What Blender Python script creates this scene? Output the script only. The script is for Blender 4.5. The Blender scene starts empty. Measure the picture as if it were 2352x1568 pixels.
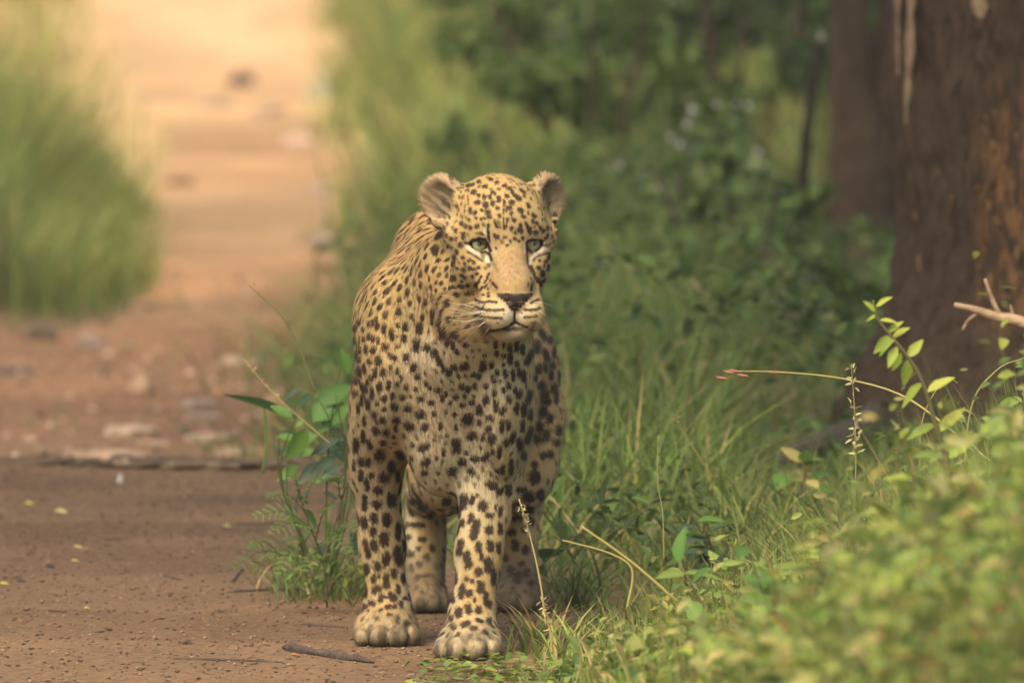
import bpy, bmesh, math, random
import numpy as np
from mathutils import Vector, Matrix
from mathutils.bvhtree import BVHTree
from mathutils.kdtree import KDTree

rng = np.random.default_rng(7)
random.seed(7)
S = bpy.context.scene
COL = S.collection

# ------------------------------------------------------------------ camera, world, sun, exposure
CAM = np.array([0.0, -18.0, 1.5])
AIM = np.array([0.0, 0.0, 0.4773])
FPX, W0, H0 = 27000.0, 2352.0, 1568.0          # focal length in the units the photograph was measured in
fwd = (AIM - CAM) / np.linalg.norm(AIM - CAM)
right = np.array([1.0, 0.0, 0.0])
up = np.cross(right, fwd)
cam_data = bpy.data.cameras.new('camera')
cam = bpy.data.objects.new('camera', cam_data)
COL.objects.link(cam)
cam.location = CAM
cam.rotation_euler = Vector(fwd).to_track_quat('-Z', 'Y').to_euler()
cam_data.sensor_width = 36.0
cam_data.lens = 36.0 * FPX / W0
cam_data.clip_start, cam_data.clip_end = 0.5, 2000.0
cam_data.dof.use_dof = True
cam_data.dof.focus_distance = 17.85
cam_data.dof.aperture_fstop = 7.4
cam_data.dof.aperture_blades = 0
S.camera = cam

SUN_ELEV, SUN_AZ = math.radians(58), math.radians(-152)   # azimuth from +Y (view direction), clockwise
sun_dir = Vector((math.sin(SUN_AZ) * math.cos(SUN_ELEV), math.cos(SUN_AZ) * math.cos(SUN_ELEV), math.sin(SUN_ELEV)))
world = bpy.data.worlds.new('World')
S.world = world
world.use_nodes = True
wn = world.node_tree.nodes
sky = wn.new('ShaderNodeTexSky')
sky.sky_type = 'NISHITA'
sky.sun_disc = False
sky.sun_elevation = SUN_ELEV
sky.sun_rotation = SUN_AZ
sky.air_density, sky.dust_density, sky.ozone_density = 1.0, 6.0, 0.4
world.node_tree.links.new(sky.outputs[0], wn['Background'].inputs['Color'])
wn['Background'].inputs['Strength'].default_value = 0.15
sun_data = bpy.data.lights.new('sun', 'SUN')
sun_data.energy = 1.5
sun_data.angle = math.radians(22)
sun_data.color = (1.0, 0.92, 0.80)
sun = bpy.data.objects.new('sun', sun_data)
COL.objects.link(sun)
sun.rotation_euler = sun_dir.to_track_quat('Z', 'Y').to_euler()
S.view_settings.view_transform = 'Standard'
S.view_settings.look = 'None'
S.view_settings.exposure = 1.2
S.view_settings.gamma = 1.0
S.view_settings.use_white_balance = True
S.view_settings.white_balance_temperature = 7350
S.view_settings.use_curve_mapping = False
S.cycles.use_denoising = True
S.cycles.max_bounces = 8
S.cycles.diffuse_bounces = 5
S.cycles.transmission_bounces = 5
S.cycles.transparent_max_bounces = 8

# ------------------------------------------------------------------ helpers
def at(px, py, y):
    """point seen at (px, py) of the photograph when it stands at depth y"""
    d = fwd * FPX + right * (px - W0 / 2) + up * (H0 / 2 - py)
    return CAM + d * ((y - CAM[1]) / d[1])

def project(p):
    q = np.asarray(p) - CAM
    z = q @ fwd
    return W0 / 2 + FPX * (q @ right) / z, H0 / 2 - FPX * (q @ up) / z

def lin(r, g, b):
    f = lambda c: (c / 255 / 12.92) if c / 255 <= 0.04045 else ((c / 255 + 0.055) / 1.055) ** 2.4
    return np.array([f(r), f(g), f(b)])

def sstep(a, b, x):
    t = np.clip((np.asarray(x, float) - a) / (b - a), 0, 1)
    return t * t * (3 - 2 * t)

def hash3(i, j, k, seed=0):
    n = (i * 374761393 + j * 668265263 + k * 1274126177 + seed * 2246822519) & 0xFFFFFFFF
    n = ((n ^ (n >> 13)) * 1274126177) & 0xFFFFFFFF
    return ((n ^ (n >> 16)) & 0xFFFF) / 65535.0

def vnoise(p, scale=1.0, seed=0):
    """value noise in 0..1 for points (n, 3)"""
    p = np.asarray(p, float) * scale
    i = np.floor(p).astype(np.int64)
    f = p - i
    f = f * f * (3 - 2 * f)
    r = 0
    for a in (0, 1):
        for b in (0, 1):
            for c in (0, 1):
                w = (f[:, 0] if a else 1 - f[:, 0]) * (f[:, 1] if b else 1 - f[:, 1]) * (f[:, 2] if c else 1 - f[:, 2])
                r = r + w * hash3(i[:, 0] + a, i[:, 1] + b, i[:, 2] + c, seed)
    return r

def noise2(x, y, scale, seed=0):
    x, y = np.broadcast_arrays(np.asarray(x, float), np.asarray(y, float))
    return vnoise(np.stack([x.ravel(), y.ravel(), np.zeros(x.size)], 1), scale, seed).reshape(x.shape)

def tag(o, label=None, cat=None, group=None, kind=None):
    if label: o['label'] = label
    if cat: o['category'] = cat
    if group: o['group'] = group
    if kind: o['kind'] = kind
    return o

def empty(name, loc, label=None, cat=None, group=None):
    o = bpy.data.objects.new(name, None)
    o.empty_display_size = 0.1
    COL.objects.link(o)
    o.location = Vector([float(c) for c in loc])
    return tag(o, label, cat, group)

def link(name, me, parent=None):
    o = bpy.data.objects.new(name, me)
    COL.objects.link(o)
    if parent is not None:
        o.parent = parent
        o.location = -parent.location if parent.type == 'EMPTY' else Vector((0, 0, 0))
    return o

def np_mesh(name, V, F4=None, F3=None, mat=None, col=None, smooth=True, normals=None):
    me = bpy.data.meshes.new(name)
    V = np.ascontiguousarray(V, np.float32)
    me.vertices.add(len(V))
    me.vertices.foreach_set('co', V.ravel())
    parts, starts, n = [], [], 0
    for F, k in ((F4, 4), (F3, 3)):
        if F is not None and len(F):
            F = np.asarray(F, np.int32)
            parts.append(F.ravel())
            starts.append(n + np.arange(len(F), dtype=np.int32) * k)
            n += F.size
    me.loops.add(n)
    me.loops.foreach_set('vertex_index', np.concatenate(parts))
    st = np.concatenate(starts)
    me.polygons.add(len(st))
    me.polygons.foreach_set('loop_start', st)
    me.update(calc_edges=True)
    me.polygons.foreach_set('use_smooth', np.full(len(st), smooth))
    if col is not None:
        c4 = np.ones((len(V), 4), np.float32)
        c4[:, :3] = col
        a = me.attributes.new('Col', 'FLOAT_COLOR', 'POINT')
        a.data.foreach_set('color', c4.ravel())
    if mat: me.materials.append(mat)
    me.validate()
    if normals is not None:
        me.normals_split_custom_set_from_vertices(np.asarray(normals, np.float32).tolist())
    return me

class Geo:
    """collects vertex, face and colour arrays into one mesh"""
    def __init__(s): s.V, s.Q, s.T, s.C, s.n = [], [], [], [], 0
    def add(s, V, Q=None, T=None, C=(1, 1, 1)):
        V = np.asarray(V, float).reshape(-1, 3)
        s.V.append(V)
        if Q is not None and len(Q): s.Q.append(np.asarray(Q, np.int64).reshape(-1, 4) + s.n)
        if T is not None and len(T): s.T.append(np.asarray(T, np.int64).reshape(-1, 3) + s.n)
        s.C.append(np.broadcast_to(np.asarray(C, float), (len(V), 3)))
        s.n += len(V)
    def mesh(s, name, mat, smooth=True):
        return np_mesh(name, np.concatenate(s.V), np.concatenate(s.Q) if s.Q else None,
                       np.concatenate(s.T) if s.T else None, mat, np.concatenate(s.C), smooth)

def tube(geo, pts, rad, sides=7, C=(1, 1, 1), rough=0.0, seed=0, cap=True):
    pts = np.asarray(pts, float)
    n = len(pts)
    rad = np.broadcast_to(np.asarray(rad, float), (n,))
    t = np.gradient(pts, axis=0)
    t /= np.linalg.norm(t, axis=1)[:, None] + 1e-12
    ref = np.array([0.0, 0.0, 1.0]) if abs(t[0][2]) < 0.8 else np.array([0.0, 1.0, 0.0])
    a = np.cross(t, ref); a /= np.linalg.norm(a, axis=1)[:, None] + 1e-12
    b = np.cross(t, a)
    th = np.linspace(0, 2 * np.pi, sides, endpoint=False)
    ring = a[:, None, :] * np.cos(th)[None, :, None] + b[:, None, :] * np.sin(th)[None, :, None]
    rr = rad[:, None] * np.ones((1, sides))
    if rough:
        q = (pts[:, None, :] + ring * rad[:, None, None]).reshape(-1, 3)
        rr = rr * (1 + rough * (vnoise(q, 1.2 / max(rad.max(), 1e-4), seed).reshape(n, sides) - 0.5) * 2)
    V = (pts[:, None, :] + ring * rr[:, :, None]).reshape(-1, 3)
    i = np.arange(n - 1)[:, None] * sides
    j = np.arange(sides)[None, :]
    j2 = (j + 1) % sides
    Q = np.stack([i + j, i + j2, i + sides + j2, i + sides + j], -1).reshape(-1, 4)
    T = []
    if cap:
        V = np.concatenate([V, pts[:1], pts[-1:]])
        for k in range(sides):
            T.append([n * sides, (k + 1) % sides, k])
            T.append([n * sides + 1, (n - 1) * sides + k, (n - 1) * sides + (k + 1) % sides])
    geo.add(V, Q, T, C)

def curve_pts(ctrl, n=12):
    """Catmull-Rom through the control points"""
    P = np.asarray(ctrl, float)
    P = np.concatenate([2 * P[:1] - P[1:2], P, 2 * P[-1:] - P[-2:-1]])
    out = []
    m = len(P) - 3
    for u in np.linspace(0, m - 1e-6, n):
        i = int(u); t = u - i
        a, b, c, d = P[i:i + 4]
        out.append(0.5 * (2 * b + (c - a) * t + (2 * a - 5 * b + 4 * c - d) * t * t + (3 * b - a - 3 * c + d) * t ** 3))
    return np.array(out)

# ------------------------------------------------------------------ materials
def new_mat(name):
    m = bpy.data.materials.new(name)
    m.use_nodes = True
    nt = m.node_tree
    return m, nt, nt.nodes, nt.links, nt.nodes['Principled BSDF']

def attr_mat(name, rough=0.7, spec=0.3, translucent=0.0, grain=0.0, grain_scale=60.0, bump=0.0, bump_scale=200.0, sheen=0.0):
    """colour comes from the piece itself; noise adds grain, bump the fine relief"""
    m, nt, N, L, P = new_mat(name)
    a = N.new('ShaderNodeAttribute'); a.attribute_name = 'Col'
    out = a.outputs['Color']
    tc = N.new('ShaderNodeTexCoord')
    if grain:
        nz = N.new('ShaderNodeTexNoise'); nz.inputs['Scale'].default_value = grain_scale; nz.inputs['Detail'].default_value = 5
        L.new(tc.outputs['Object'], nz.inputs['Vector'])
        mr = N.new('ShaderNodeMapRange'); mr.inputs[1].default_value = 0.3; mr.inputs[2].default_value = 0.7
        mr.inputs[3].default_value = 1 - grain; mr.inputs[4].default_value = 1 + grain
        L.new(nz.outputs['Fac'], mr.inputs[0])
        mx = N.new('ShaderNodeVectorMath'); mx.operation = 'SCALE'
        L.new(out, mx.inputs[0]); L.new(mr.outputs[0], mx.inputs['Scale'])
        out = mx.outputs[0]
    L.new(out, P.inputs['Base Color'])
    P.inputs['Roughness'].default_value = rough
    P.inputs['Specular IOR Level'].default_value = spec
    if sheen:
        P.inputs['Sheen Weight'].default_value = sheen
        P.inputs['Sheen Roughness'].default_value = 0.5
    if bump:
        nb = N.new('ShaderNodeTexNoise'); nb.inputs['Scale'].default_value = bump_scale; nb.inputs['Detail'].default_value = 6
        L.new(tc.outputs['Object'], nb.inputs['Vector'])
        bp = N.new('ShaderNodeBump'); bp.inputs['Strength'].default_value = 1.0; bp.inputs['Distance'].default_value = bump
        L.new(nb.outputs['Fac'], bp.inputs['Height']); L.new(bp.outputs[0], P.inputs['Normal'])
    if translucent:
        tr = N.new('ShaderNodeBsdfTranslucent'); L.new(out, tr.inputs['Color'])
        ms = N.new('ShaderNodeMixShader'); ms.inputs[0].default_value = translucent
        L.new(P.outputs[0], ms.inputs[1]); L.new(tr.outputs[0], ms.inputs[2])
        L.new(ms.outputs[0], N['Material Output'].inputs['Surface'])
    return m

M_leaf = attr_mat('leaf', 0.55, 0.3, 0.38)
M_grass = attr_mat('grass', 0.6, 0.2, 0.35)
M_straw = attr_mat('dry_straw', 0.7, 0.2, 0.2)
M_wood = attr_mat('wood', 0.85, 0.2, 0, 0.35, 45, 0.006, 70)
M_stone = attr_mat('stone', 0.9, 0.2, 0, 0.3, 40, 0.004, 90)
M_fur = attr_mat('fur', 0.8, 0.12)
# ------------------------------------------------------------------ terrain
def track_left(y):  return np.where(y < 5, -9.0, np.interp(y, [5, 10.4, 11.4, 13, 16, 24, 27, 38, 60, 120], [-9.0, -3.0, -1.00, -0.99, -1.03, -1.25, -1.42, -1.95, -2.6, -4.0]))
def track_right(y): return 0.05 * np.sin(np.asarray(y) * 1.9) * sstep(4, 8, y) + 0.06 * np.sin(np.asarray(y) * 0.63 + 1) * sstep(6, 14, y) + np.interp(y, [-18, -2.5, -0.6, 0.6, 2.5, 5, 10, 15, 25, 42, 60, 120], [0.4, 0.10, 0.0, 0.08, -0.15, -0.31, -0.39, -0.51, -0.70, -0.92, -1.1, -1.8])

def terrain(x, y):
    x, y = np.broadcast_arrays(np.asarray(x, float), np.asarray(y, float))
    right_bank = sstep(-0.15, 0.6, x - track_right(y))
    drop = sstep(4.25, 5.6, y + 0.25 * (noise2(x, y, 1.3, 2) - 0.5))
    z = -0.13 * drop * (1 - 0.85 * right_bank)
    z = z + 0.05 * right_bank * sstep(0.3, 1.8, y + 2 * right_bank)
    z = z + 0.06 * sstep(0.0, 0.5, track_left(y) - x) * sstep(8, 14, y)
    lumps = (noise2(x, y, 1.1, 5) - 0.5) * 0.022 + (noise2(x, y, 3.3, 6) - 0.5) * 0.016
    flat = np.exp(-((x + 0.1) / 0.45) ** 2 - ((y - 0.35) / 1.0) ** 2)
    z = z + lumps * (0.22 + 0.78 * sstep(4.2, 6, y)) * (1 - 0.9 * flat)
    z = z + (noise2(x, y, 14, 7) - 0.5) * 0.006 * (1 - 0.8 * flat)
    z = z + 0.012 * np.exp(-((y - 4.2) / 0.35) ** 2) * (1 - right_bank)
    far = np.sqrt(x ** 2 + y ** 2)
    return z + 0.02 * sstep(80, 400, far) * far * 0.02

def soil_material():
    m, nt, N, L, P = new_mat('soil')
    tc = N.new('ShaderNodeTexCoord')
    def noise(sc, det=6, rough=0.6):
        q = N.new('ShaderNodeTexNoise'); q.inputs['Scale'].default_value = sc; q.inputs['Detail'].default_value = det; q.inputs['Roughness'].default_value = rough
        L.new(tc.outputs['Object'], q.inputs['Vector']); return q.outputs['Fac']
    def ramp(f, stops):
        r = N.new('ShaderNodeValToRGB'); L.new(f, r.inputs[0])
        e = r.color_ramp.elements
        while len(e) < len(stops): e.new(0.5)
        for k, (p, c) in zip(e, stops): k.position = p; k.color = (*c, 1) if not isinstance(c, float) else (c, c, c, 1)
        return r.outputs[0]
    def mix(a, b, f, mode='MIX'):
        q = N.new('ShaderNodeMix'); q.data_type = 'RGBA'; q.blend_type = mode
        for sock, v in ((q.inputs[6], a), (q.inputs[7], b), (q.inputs[0], f)):
            if isinstance(v, (tuple, float)): sock.default_value = v if isinstance(v, float) else (*v, 1)
            else: L.new(v, sock)
        return q.outputs[2]
    a = N.new('ShaderNodeAttribute'); a.attribute_name = 'Col'
    broad = ramp(noise(1.4), [(0.3, (0.78, 0.78, 0.8)), (0.7, (1.15, 1.1, 1.06))])
    c = mix(a.outputs['Color'], broad, 1.0, 'MULTIPLY')
    fine = ramp(noise(55, 8, 0.75), [(0.34, (0.42, 0.4, 0.38)), (0.48, (0.95, 0.95, 0.95)), (0.64, (1.4, 1.36, 1.3))])
    c = mix(c, fine, 0.85, 'MULTIPLY')
    v = N.new('ShaderNodeTexVoronoi'); v.inputs['Scale'].default_value = 75; L.new(tc.outputs['Object'], v.inputs['Vector'])
    grit = ramp(v.outputs['Distance'], [(0.10, 1.0), (0.22, 0.0)])
    gate = ramp(noise(9, 3), [(0.45, 0.0), (0.6, 1.0)])
    gf = N.new('ShaderNodeMath'); gf.operation = 'MULTIPLY'; L.new(grit, gf.inputs[0]); L.new(gate, gf.inputs[1])
    g2 = N.new('ShaderNodeMath'); g2.operation = 'MULTIPLY'; L.new(gf.outputs[0], g2.inputs[0]); g2.inputs[1].default_value = 0.7
    c = mix(c, (0.06, 0.04, 0.028), g2.outputs[0])
    L.new(c, P.inputs['Base Color'])
    P.inputs['Roughness'].default_value = 0.95
    P.inputs['Specular IOR Level'].default_value = 0.12
    b1 = N.new('ShaderNodeBump'); b1.inputs['Distance'].default_value = 0.012; b1.inputs['Strength'].default_value = 0.8
    L.new(noise(48, 9, 0.7), b1.inputs['Height'])
    b2 = N.new('ShaderNodeBump'); b2.inputs['Distance'].default_value = 0.02; b2.inputs['Strength'].default_value = 0.5
    L.new(noise(9, 5), b2.inputs['Height']); L.new(b1.outputs[0], b2.inputs['Normal'])
    L.new(b2.outputs[0], P.inputs['Normal'])
    return m
M_soil = soil_material()

gx = np.unique(np.concatenate([-np.geomspace(3, 600, 24), np.arange(-3, 3.001, 0.045), np.geomspace(3, 600, 24)]))
gy = np.unique(np.concatenate([-np.geomspace(4, 600, 18), np.arange(-4, 8, 0.06), np.arange(8, 30, 0.25), np.geomspace(30, 900, 50)]))
XX, YY = np.meshgrid(gx, gy, indexing='ij')
ZZ = terrain(XX, YY)
tv = np.stack([XX, YY, ZZ], -1).reshape(-1, 3)
ii = np.arange(len(gx) - 1)[:, None] * len(gy) + np.arange(len(gy) - 1)[None, :]
tq = np.stack([ii, ii + len(gy), ii + len(gy) + 1, ii + 1], -1).reshape(-1, 4)
cx = tv[tq].mean(1)
on_track = (cx[:, 0] > track_left(cx[:, 1])) & (cx[:, 0] < track_right(cx[:, 1])) & (cx[:, 1] < 150) & (cx[:, 1] > -60) & (cx[:, 0] > -12)
near_earth = sstep(5.2, 4.3, tv[:, 1])  # near road takes the darker earth colour
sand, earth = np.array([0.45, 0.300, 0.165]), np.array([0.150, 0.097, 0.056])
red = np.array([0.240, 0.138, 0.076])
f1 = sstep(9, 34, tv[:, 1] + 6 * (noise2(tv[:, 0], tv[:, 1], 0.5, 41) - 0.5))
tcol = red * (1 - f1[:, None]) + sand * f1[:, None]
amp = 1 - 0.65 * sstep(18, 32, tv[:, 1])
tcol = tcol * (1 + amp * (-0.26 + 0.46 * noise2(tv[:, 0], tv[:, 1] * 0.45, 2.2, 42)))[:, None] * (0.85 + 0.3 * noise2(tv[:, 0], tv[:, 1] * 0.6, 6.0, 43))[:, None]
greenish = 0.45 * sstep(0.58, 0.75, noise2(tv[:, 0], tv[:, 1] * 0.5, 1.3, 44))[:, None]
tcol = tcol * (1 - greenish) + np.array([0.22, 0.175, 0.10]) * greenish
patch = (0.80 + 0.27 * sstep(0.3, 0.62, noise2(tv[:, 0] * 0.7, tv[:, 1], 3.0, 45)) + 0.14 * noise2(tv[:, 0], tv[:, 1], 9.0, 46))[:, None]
tcol = tcol * (1 - near_earth[:, None]) + earth * patch * near_earth[:, None]
gl = (sstep(14, 22, tv[:, 1]) * (tv[:, 0] < -0.5))[:, None]
gcol = np.array([0.15, 0.115, 0.06]) * (1 - gl) + np.array([0.40, 0.285, 0.145]) * gl
def sub(sel, name, colr):
    q = tq[sel]
    u, inv = np.unique(q.ravel(), return_inverse=True)
    return tag(link(name, np_mesh(name, tv[u], inv.reshape(-1, 4), None, M_soil, colr[u])), kind='structure')
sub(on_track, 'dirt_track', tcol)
sub(~on_track, 'ground', gcol)

# ------------------------------------------------------------------ leaves and blades in bulk
def blades(geo, base, h, w, azim, lean, bend, C, seg=3):
    """grass blades: arrays of base points, heights, widths, lean directions; C (n, 3) colours"""
    n = len(base)
    h, w, azim, lean, bend = (np.broadcast_to(np.asarray(v, float), (n,)) for v in (h, w, azim, lean, bend))
    d = np.stack([np.cos(azim), np.sin(azim), np.zeros(n)], 1)
    fac = azim + rng.uniform(0.6, 2.4, n)
    s = np.stack([np.cos(fac), np.sin(fac), np.zeros(n)], 1)
    t = np.linspace(0, 1, seg + 1)
    V = []
    for k, u in enumerate(t):
        c = base + d * (h * (lean * u + bend * u * u))[:, None]
        c = c + np.array([0, 0, 1.0]) * (h * u * (1 - 0.35 * bend * u))[:, None]
        if k < seg:
            ww = (w * (1 - 0.55 * u))[:, None] * 0.5
            V += [c - s * ww, c + s * ww]
        else: V.append(c)
    m = 2 * seg + 1
    V = np.stack(V, 1).reshape(-1, 3)
    b = np.arange(n)[:, None] * m
    Q = np.concatenate([b + np.array([[2 * k, 2 * k + 1, 2 * k + 3, 2 * k + 2]]) for k in range(seg - 1)])
    T = b + np.array([[2 * seg - 2, 2 * seg - 1, 2 * seg]])
    geo.add(V, Q, T, np.repeat(C, m, axis=0))

def leaves(geo, pos, dirn, nrm, L, Wd, C, fold=0.25):
    """pointed oval leaves, folded along the midrib"""
    n = len(pos)
    dirn = dirn / (np.linalg.norm(dirn, axis=1)[:, None] + 1e-9)
    s = np.cross(dirn, nrm); s /= np.linalg.norm(s, axis=1)[:, None] + 1e-9
    u = np.cross(s, dirn)
    L = np.broadcast_to(np.asarray(L, float), (n,))[:, None]; Wd = np.broadcast_to(np.asarray(Wd, float), (n,))[:, None]
    a = pos; m1 = pos + dirn * L * 0.38; m2 = pos + dirn * L * 0.75 - u * L * 0.05; tip = pos + dirn * L - u * L * 0.12
    V = np.stack([a, m1, m2, tip, m1 + s * Wd * 0.5 + u * Wd * fold, m2 + s * Wd * 0.36 + u * Wd * fold * 0.6 , m1 - s * Wd * 0.5 + u * Wd * fold, m2 - s * Wd * 0.36 + u * Wd * fold * 0.6], 1).reshape(-1, 3)
    b = np.arange(n)[:, None] * 8
    Q = np.concatenate([b + np.array([[1, 4, 5, 2]]), b + np.array([[1, 2, 7, 6]])])
    T = np.concatenate([b + np.array([[0, 4, 1]]), b + np.array([[0, 1, 6]]), b + np.array([[2, 5, 3]]), b + np.array([[2, 3, 7]])])
    geo.add(V, Q, T, np.repeat(C, 8, axis=0))

def pick(cols, n, p=None, var=0.18):
    cols = np.asarray(cols, float)
    c = cols[rng.choice(len(cols), n, p=p)]
    return c * rng.uniform(1 - var, 1 + var, (n, 1)) * rng.uniform(1 - var * 0.35, 1 + var * 0.35, (n, 3))

def unit(n, zbias=0.0):
    v = rng.normal(0, 1, (n, 3)); v[:, 2] += zbias
    return v / np.linalg.norm(v, axis=1)[:, None]

GREEN = [(0.096, 0.162, 0.036), (0.118, 0.188, 0.044), (0.078, 0.138, 0.036), (0.146, 0.194, 0.054), (0.176, 0.192, 0.070)]
YELLOWG = [(0.165, 0.235, 0.044), (0.215, 0.265, 0.054), (0.128, 0.202, 0.042), (0.25, 0.25, 0.078)]
DARKG = [(0.042, 0.082, 0.024), (0.054, 0.100, 0.028), (0.036, 0.070, 0.024), (0.070, 0.115, 0.034)]
STRAW = [(0.34, 0.26, 0.11), (0.28, 0.22, 0.085), (0.38, 0.24, 0.10)]

# ------------------------------------------------------------------ trees
def bark_material(name, base, light, warm):
    m, nt, N, L, P = new_mat(name)
    tc = N.new('ShaderNodeTexCoord')
    mp = N.new('ShaderNodeMapping'); L.new(tc.outputs['Object'], mp.inputs['Vector']); mp.inputs['Scale'].default_value = (1, 1, 0.30)
    def noise(sc, det, rough=0.6):
        q = N.new('ShaderNodeTexNoise'); q.inputs['Scale'].default_value = sc; q.inputs['Detail'].default_value = det; q.inputs['Roughness'].default_value = rough
        L.new(mp.outputs[0], q.inputs['Vector']); return q.outputs['Fac']
    def ramp(f, a, b):
        r = N.new('ShaderNodeMapRange'); r.interpolation_type = 'SMOOTHSTEP'; r.inputs[1].default_value = a; r.inputs[2].default_value = b; L.new(f, r.inputs[0]); return r.outputs[0]
    def mix(a, b, f):
        q = N.new('ShaderNodeMix'); q.data_type = 'RGBA'
        for sock, v in ((q.inputs[6], a), (q.inputs[7], b), (q.inputs[0], f)):
            if isinstance(v, tuple): sock.default_value = (*v, 1)
            else: L.new(v, sock)
        return q.outputs[2]
    f = noise(60, 8, 0.75)
    c = mix(tuple(np.array(base) * 0.45), base, ramp(f, 0.35, 0.6))
    c = mix(c, light, ramp(noise(70, 4), 0.60, 0.72))
    # raw orange streaks where the bark has flaked, on the side turned to the right
    sp = N.new('ShaderNodeSeparateXYZ'); L.new(tc.outputs['Object'], sp.inputs[0])
    side = N.new('ShaderNodeMath'); side.operation = 'MULTIPLY'; zz = N.new('ShaderNodeMath'); zz.operation = 'SUBTRACT'; L.new(ramp(sp.outputs['Z'], 0.18, 0.34), zz.inputs[0]); L.new(ramp(sp.outputs['Z'], 0.60, 0.80), zz.inputs[1])
    zx = N.new('ShaderNodeMath'); zx.operation = 'MULTIPLY'; L.new(ramp(sp.outputs['X'], 0.855, 0.925), zx.inputs[0]); L.new(zz.outputs[0], zx.inputs[1])
    L.new(zx.outputs[0], side.inputs[0]); L.new(ramp(noise(48, 5), 0.44, 0.60), side.inputs[1])
    c = mix(c, warm, side.outputs[0])
    L.new(c, P.inputs['Base Color'])
    P.inputs['Roughness'].default_value = 0.9; P.inputs['Specular IOR Level'].default_value = 0.15
    b = N.new('ShaderNodeBump'); b.inputs['Distance'].default_value = 0.02; b.inputs['Strength'].default_value = 1.0
    L.new(f, b.inputs['Height']); L.new(b.outputs[0], P.inputs['Normal'])
    return m
M_bark = bark_material('bark', (0.088, 0.060, 0.037), (0.130, 0.094, 0.060), (0.24, 0.130, 0.058))
M_bark_far = bark_material('bark_grey', (0.112, 0.080, 0.050), (0.155, 0.112, 0.072), (0.14, 0.10, 0.066))

def trunk_mesh(name, rows, mat, sides=64, flute=0.06, seed=1):
    """rows of (centre, radius); the surface is fluted and pitted like bark"""
    rows = [(np.asarray(c, float), r) for c, r in rows]
    A = np.array([np.append(c, r) for c, r in rows])
    sl = np.concatenate([[0], np.cumsum(np.linalg.norm(np.diff(A[:, :3], axis=0), axis=1))])
    su = np.linspace(0, sl[-1], 300)
    C = np.stack([np.interp(su, sl, A[:, k]) for k in range(4)], 1)
    for _ in range(14): C[1:-1] = C[1:-1] * 0.5 + (C[:-2] + C[2:]) * 0.25
    th = np.linspace(0, 2 * np.pi, sides, endpoint=False)
    ctr, rad = C[:, None, :3], C[:, 3][:, None]
    dirs = np.stack([np.cos(th), np.sin(th), np.zeros(sides)], 1)[None]
    P0 = (ctr + dirs * rad[..., None]).reshape(-1, 3)
    q = P0 * np.array([1, 1, 0.25])
    k = 1 + flute * (vnoise(q, 7, seed) - 0.5) * 2 + 0.045 * (vnoise(q, 40, seed + 1) - 0.5) * 2 + 0.02 * (vnoise(P0 * np.array([1, 1, 0.4]), 80, seed + 2) - 0.5) * 2
    V = (ctr + dirs * (rad * k.reshape(rad.shape[0], sides))[..., None]).reshape(-1, 3)
    n = len(C)
    i = np.arange(n - 1)[:, None] * sides; j = np.arange(sides)[None]; j2 = (j + 1) % sides
    Q = np.stack([i + j, i + j2, i + sides + j2, i + sides + j], -1).reshape(-1, 4)
    return np_mesh(name, V, Q, None, mat, np.ones_like(V))

def part(name, geo_or_me, mat, parent, smooth=True):
    me = geo_or_me.mesh(name, mat, smooth) if isinstance(geo_or_me, Geo) else geo_or_me
    o = link(name, me)
    if parent is not None:
        o.parent = parent
        o.matrix_parent_inverse = Matrix.Translation(-parent.location)
    return o

def crown(name, centre, rad, n, size, cols, parent, clumps=40, mat=None):
    """leaf clumps spread through the volume, with gaps between them"""
    cc = unit(clumps) * (rng.random((clumps, 1)) ** 0.4)
    cc = cc * np.asarray(rad) + np.asarray(centre)
    k = rng.integers(0, clumps, n)
    cr = np.asarray(rad).mean() * rng.uniform(0.16, 0.34, clumps)
    p = cc[k] + unit(n) * (rng.random((n, 1)) ** 0.5) * cr[k][:, None] * np.array([1, 1, 0.7])
    g = Geo()
    leaves(g, p, unit(n, -0.2), unit(n, 0.8), size * rng.uniform(0.6, 1.3, n), size * 0.55 * rng.uniform(0.7, 1.2, n), pick(cols, n))
    o = part(name, g, mat or M_leaf, parent)
    o['kind'] = 'stuff'
    return o

# the big tree on the right
tb = at(2210, 1010, 4.4); tb[2] = float(terrain(tb[0], tb[1]))
big = empty('tree', tb, 'thick dark trunk with flaking bark at the right edge of the photo', 'tree')
xl = {y: at(px, y, 4.35) for px, y in ((2000, 960), (2012, 880), (2040, 740), (2058, 640), (2066, 540), (2056, 380), (2045, 190), (2036, 0))}
rows = []
for (y, p), r in zip(xl.items(), (0.345, 0.33, 0.308, 0.295, 0.288, 0.284, 0.286, 0.292)):
    rows.append((np.array([p[0] + r, 4.45, p[2]]), r))
r0 = rows[0]
rows = [(np.array([r0[0][0] - 0.02, 4.45, -0.12]), 0.46), (np.array([r0[0][0] - 0.01, 4.45, 0.10]), 0.40)] + [q for q in rows if q[0][2] > 0.2]
top = rows[-1][0]
rows += [(top + np.array([0.0, 0.05, 0.9]), 0.27), (top + np.array([0.06, 0.12, 2.2]), 0.24)]
part('trunk', trunk_mesh('trunk', rows, M_bark, 96, 0.05, 3), None, big)
for k, (dx, dy, dz) in enumerate(((-2.4, -1.6, 3.4), (2.2, 0.6, 3.6), (-0.4, 2.6, 3.9), (-3.0, 1.4, 2.9), (0.8, -2.6, 3.2))):
    g = Geo(); s0 = rows[-1][0] - np.array([0, 0, 0.15])
    tube(g, curve_pts([s0, s0 + np.array([dx * .4, dy * .4, dz * .55]), s0 + np.array([dx, dy, dz])], 10), np.linspace(0.16, 0.05, 10), 10, (0.085, 0.06, 0.04), 0.15, k)
    part('limb', g, M_wood, big)
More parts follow.
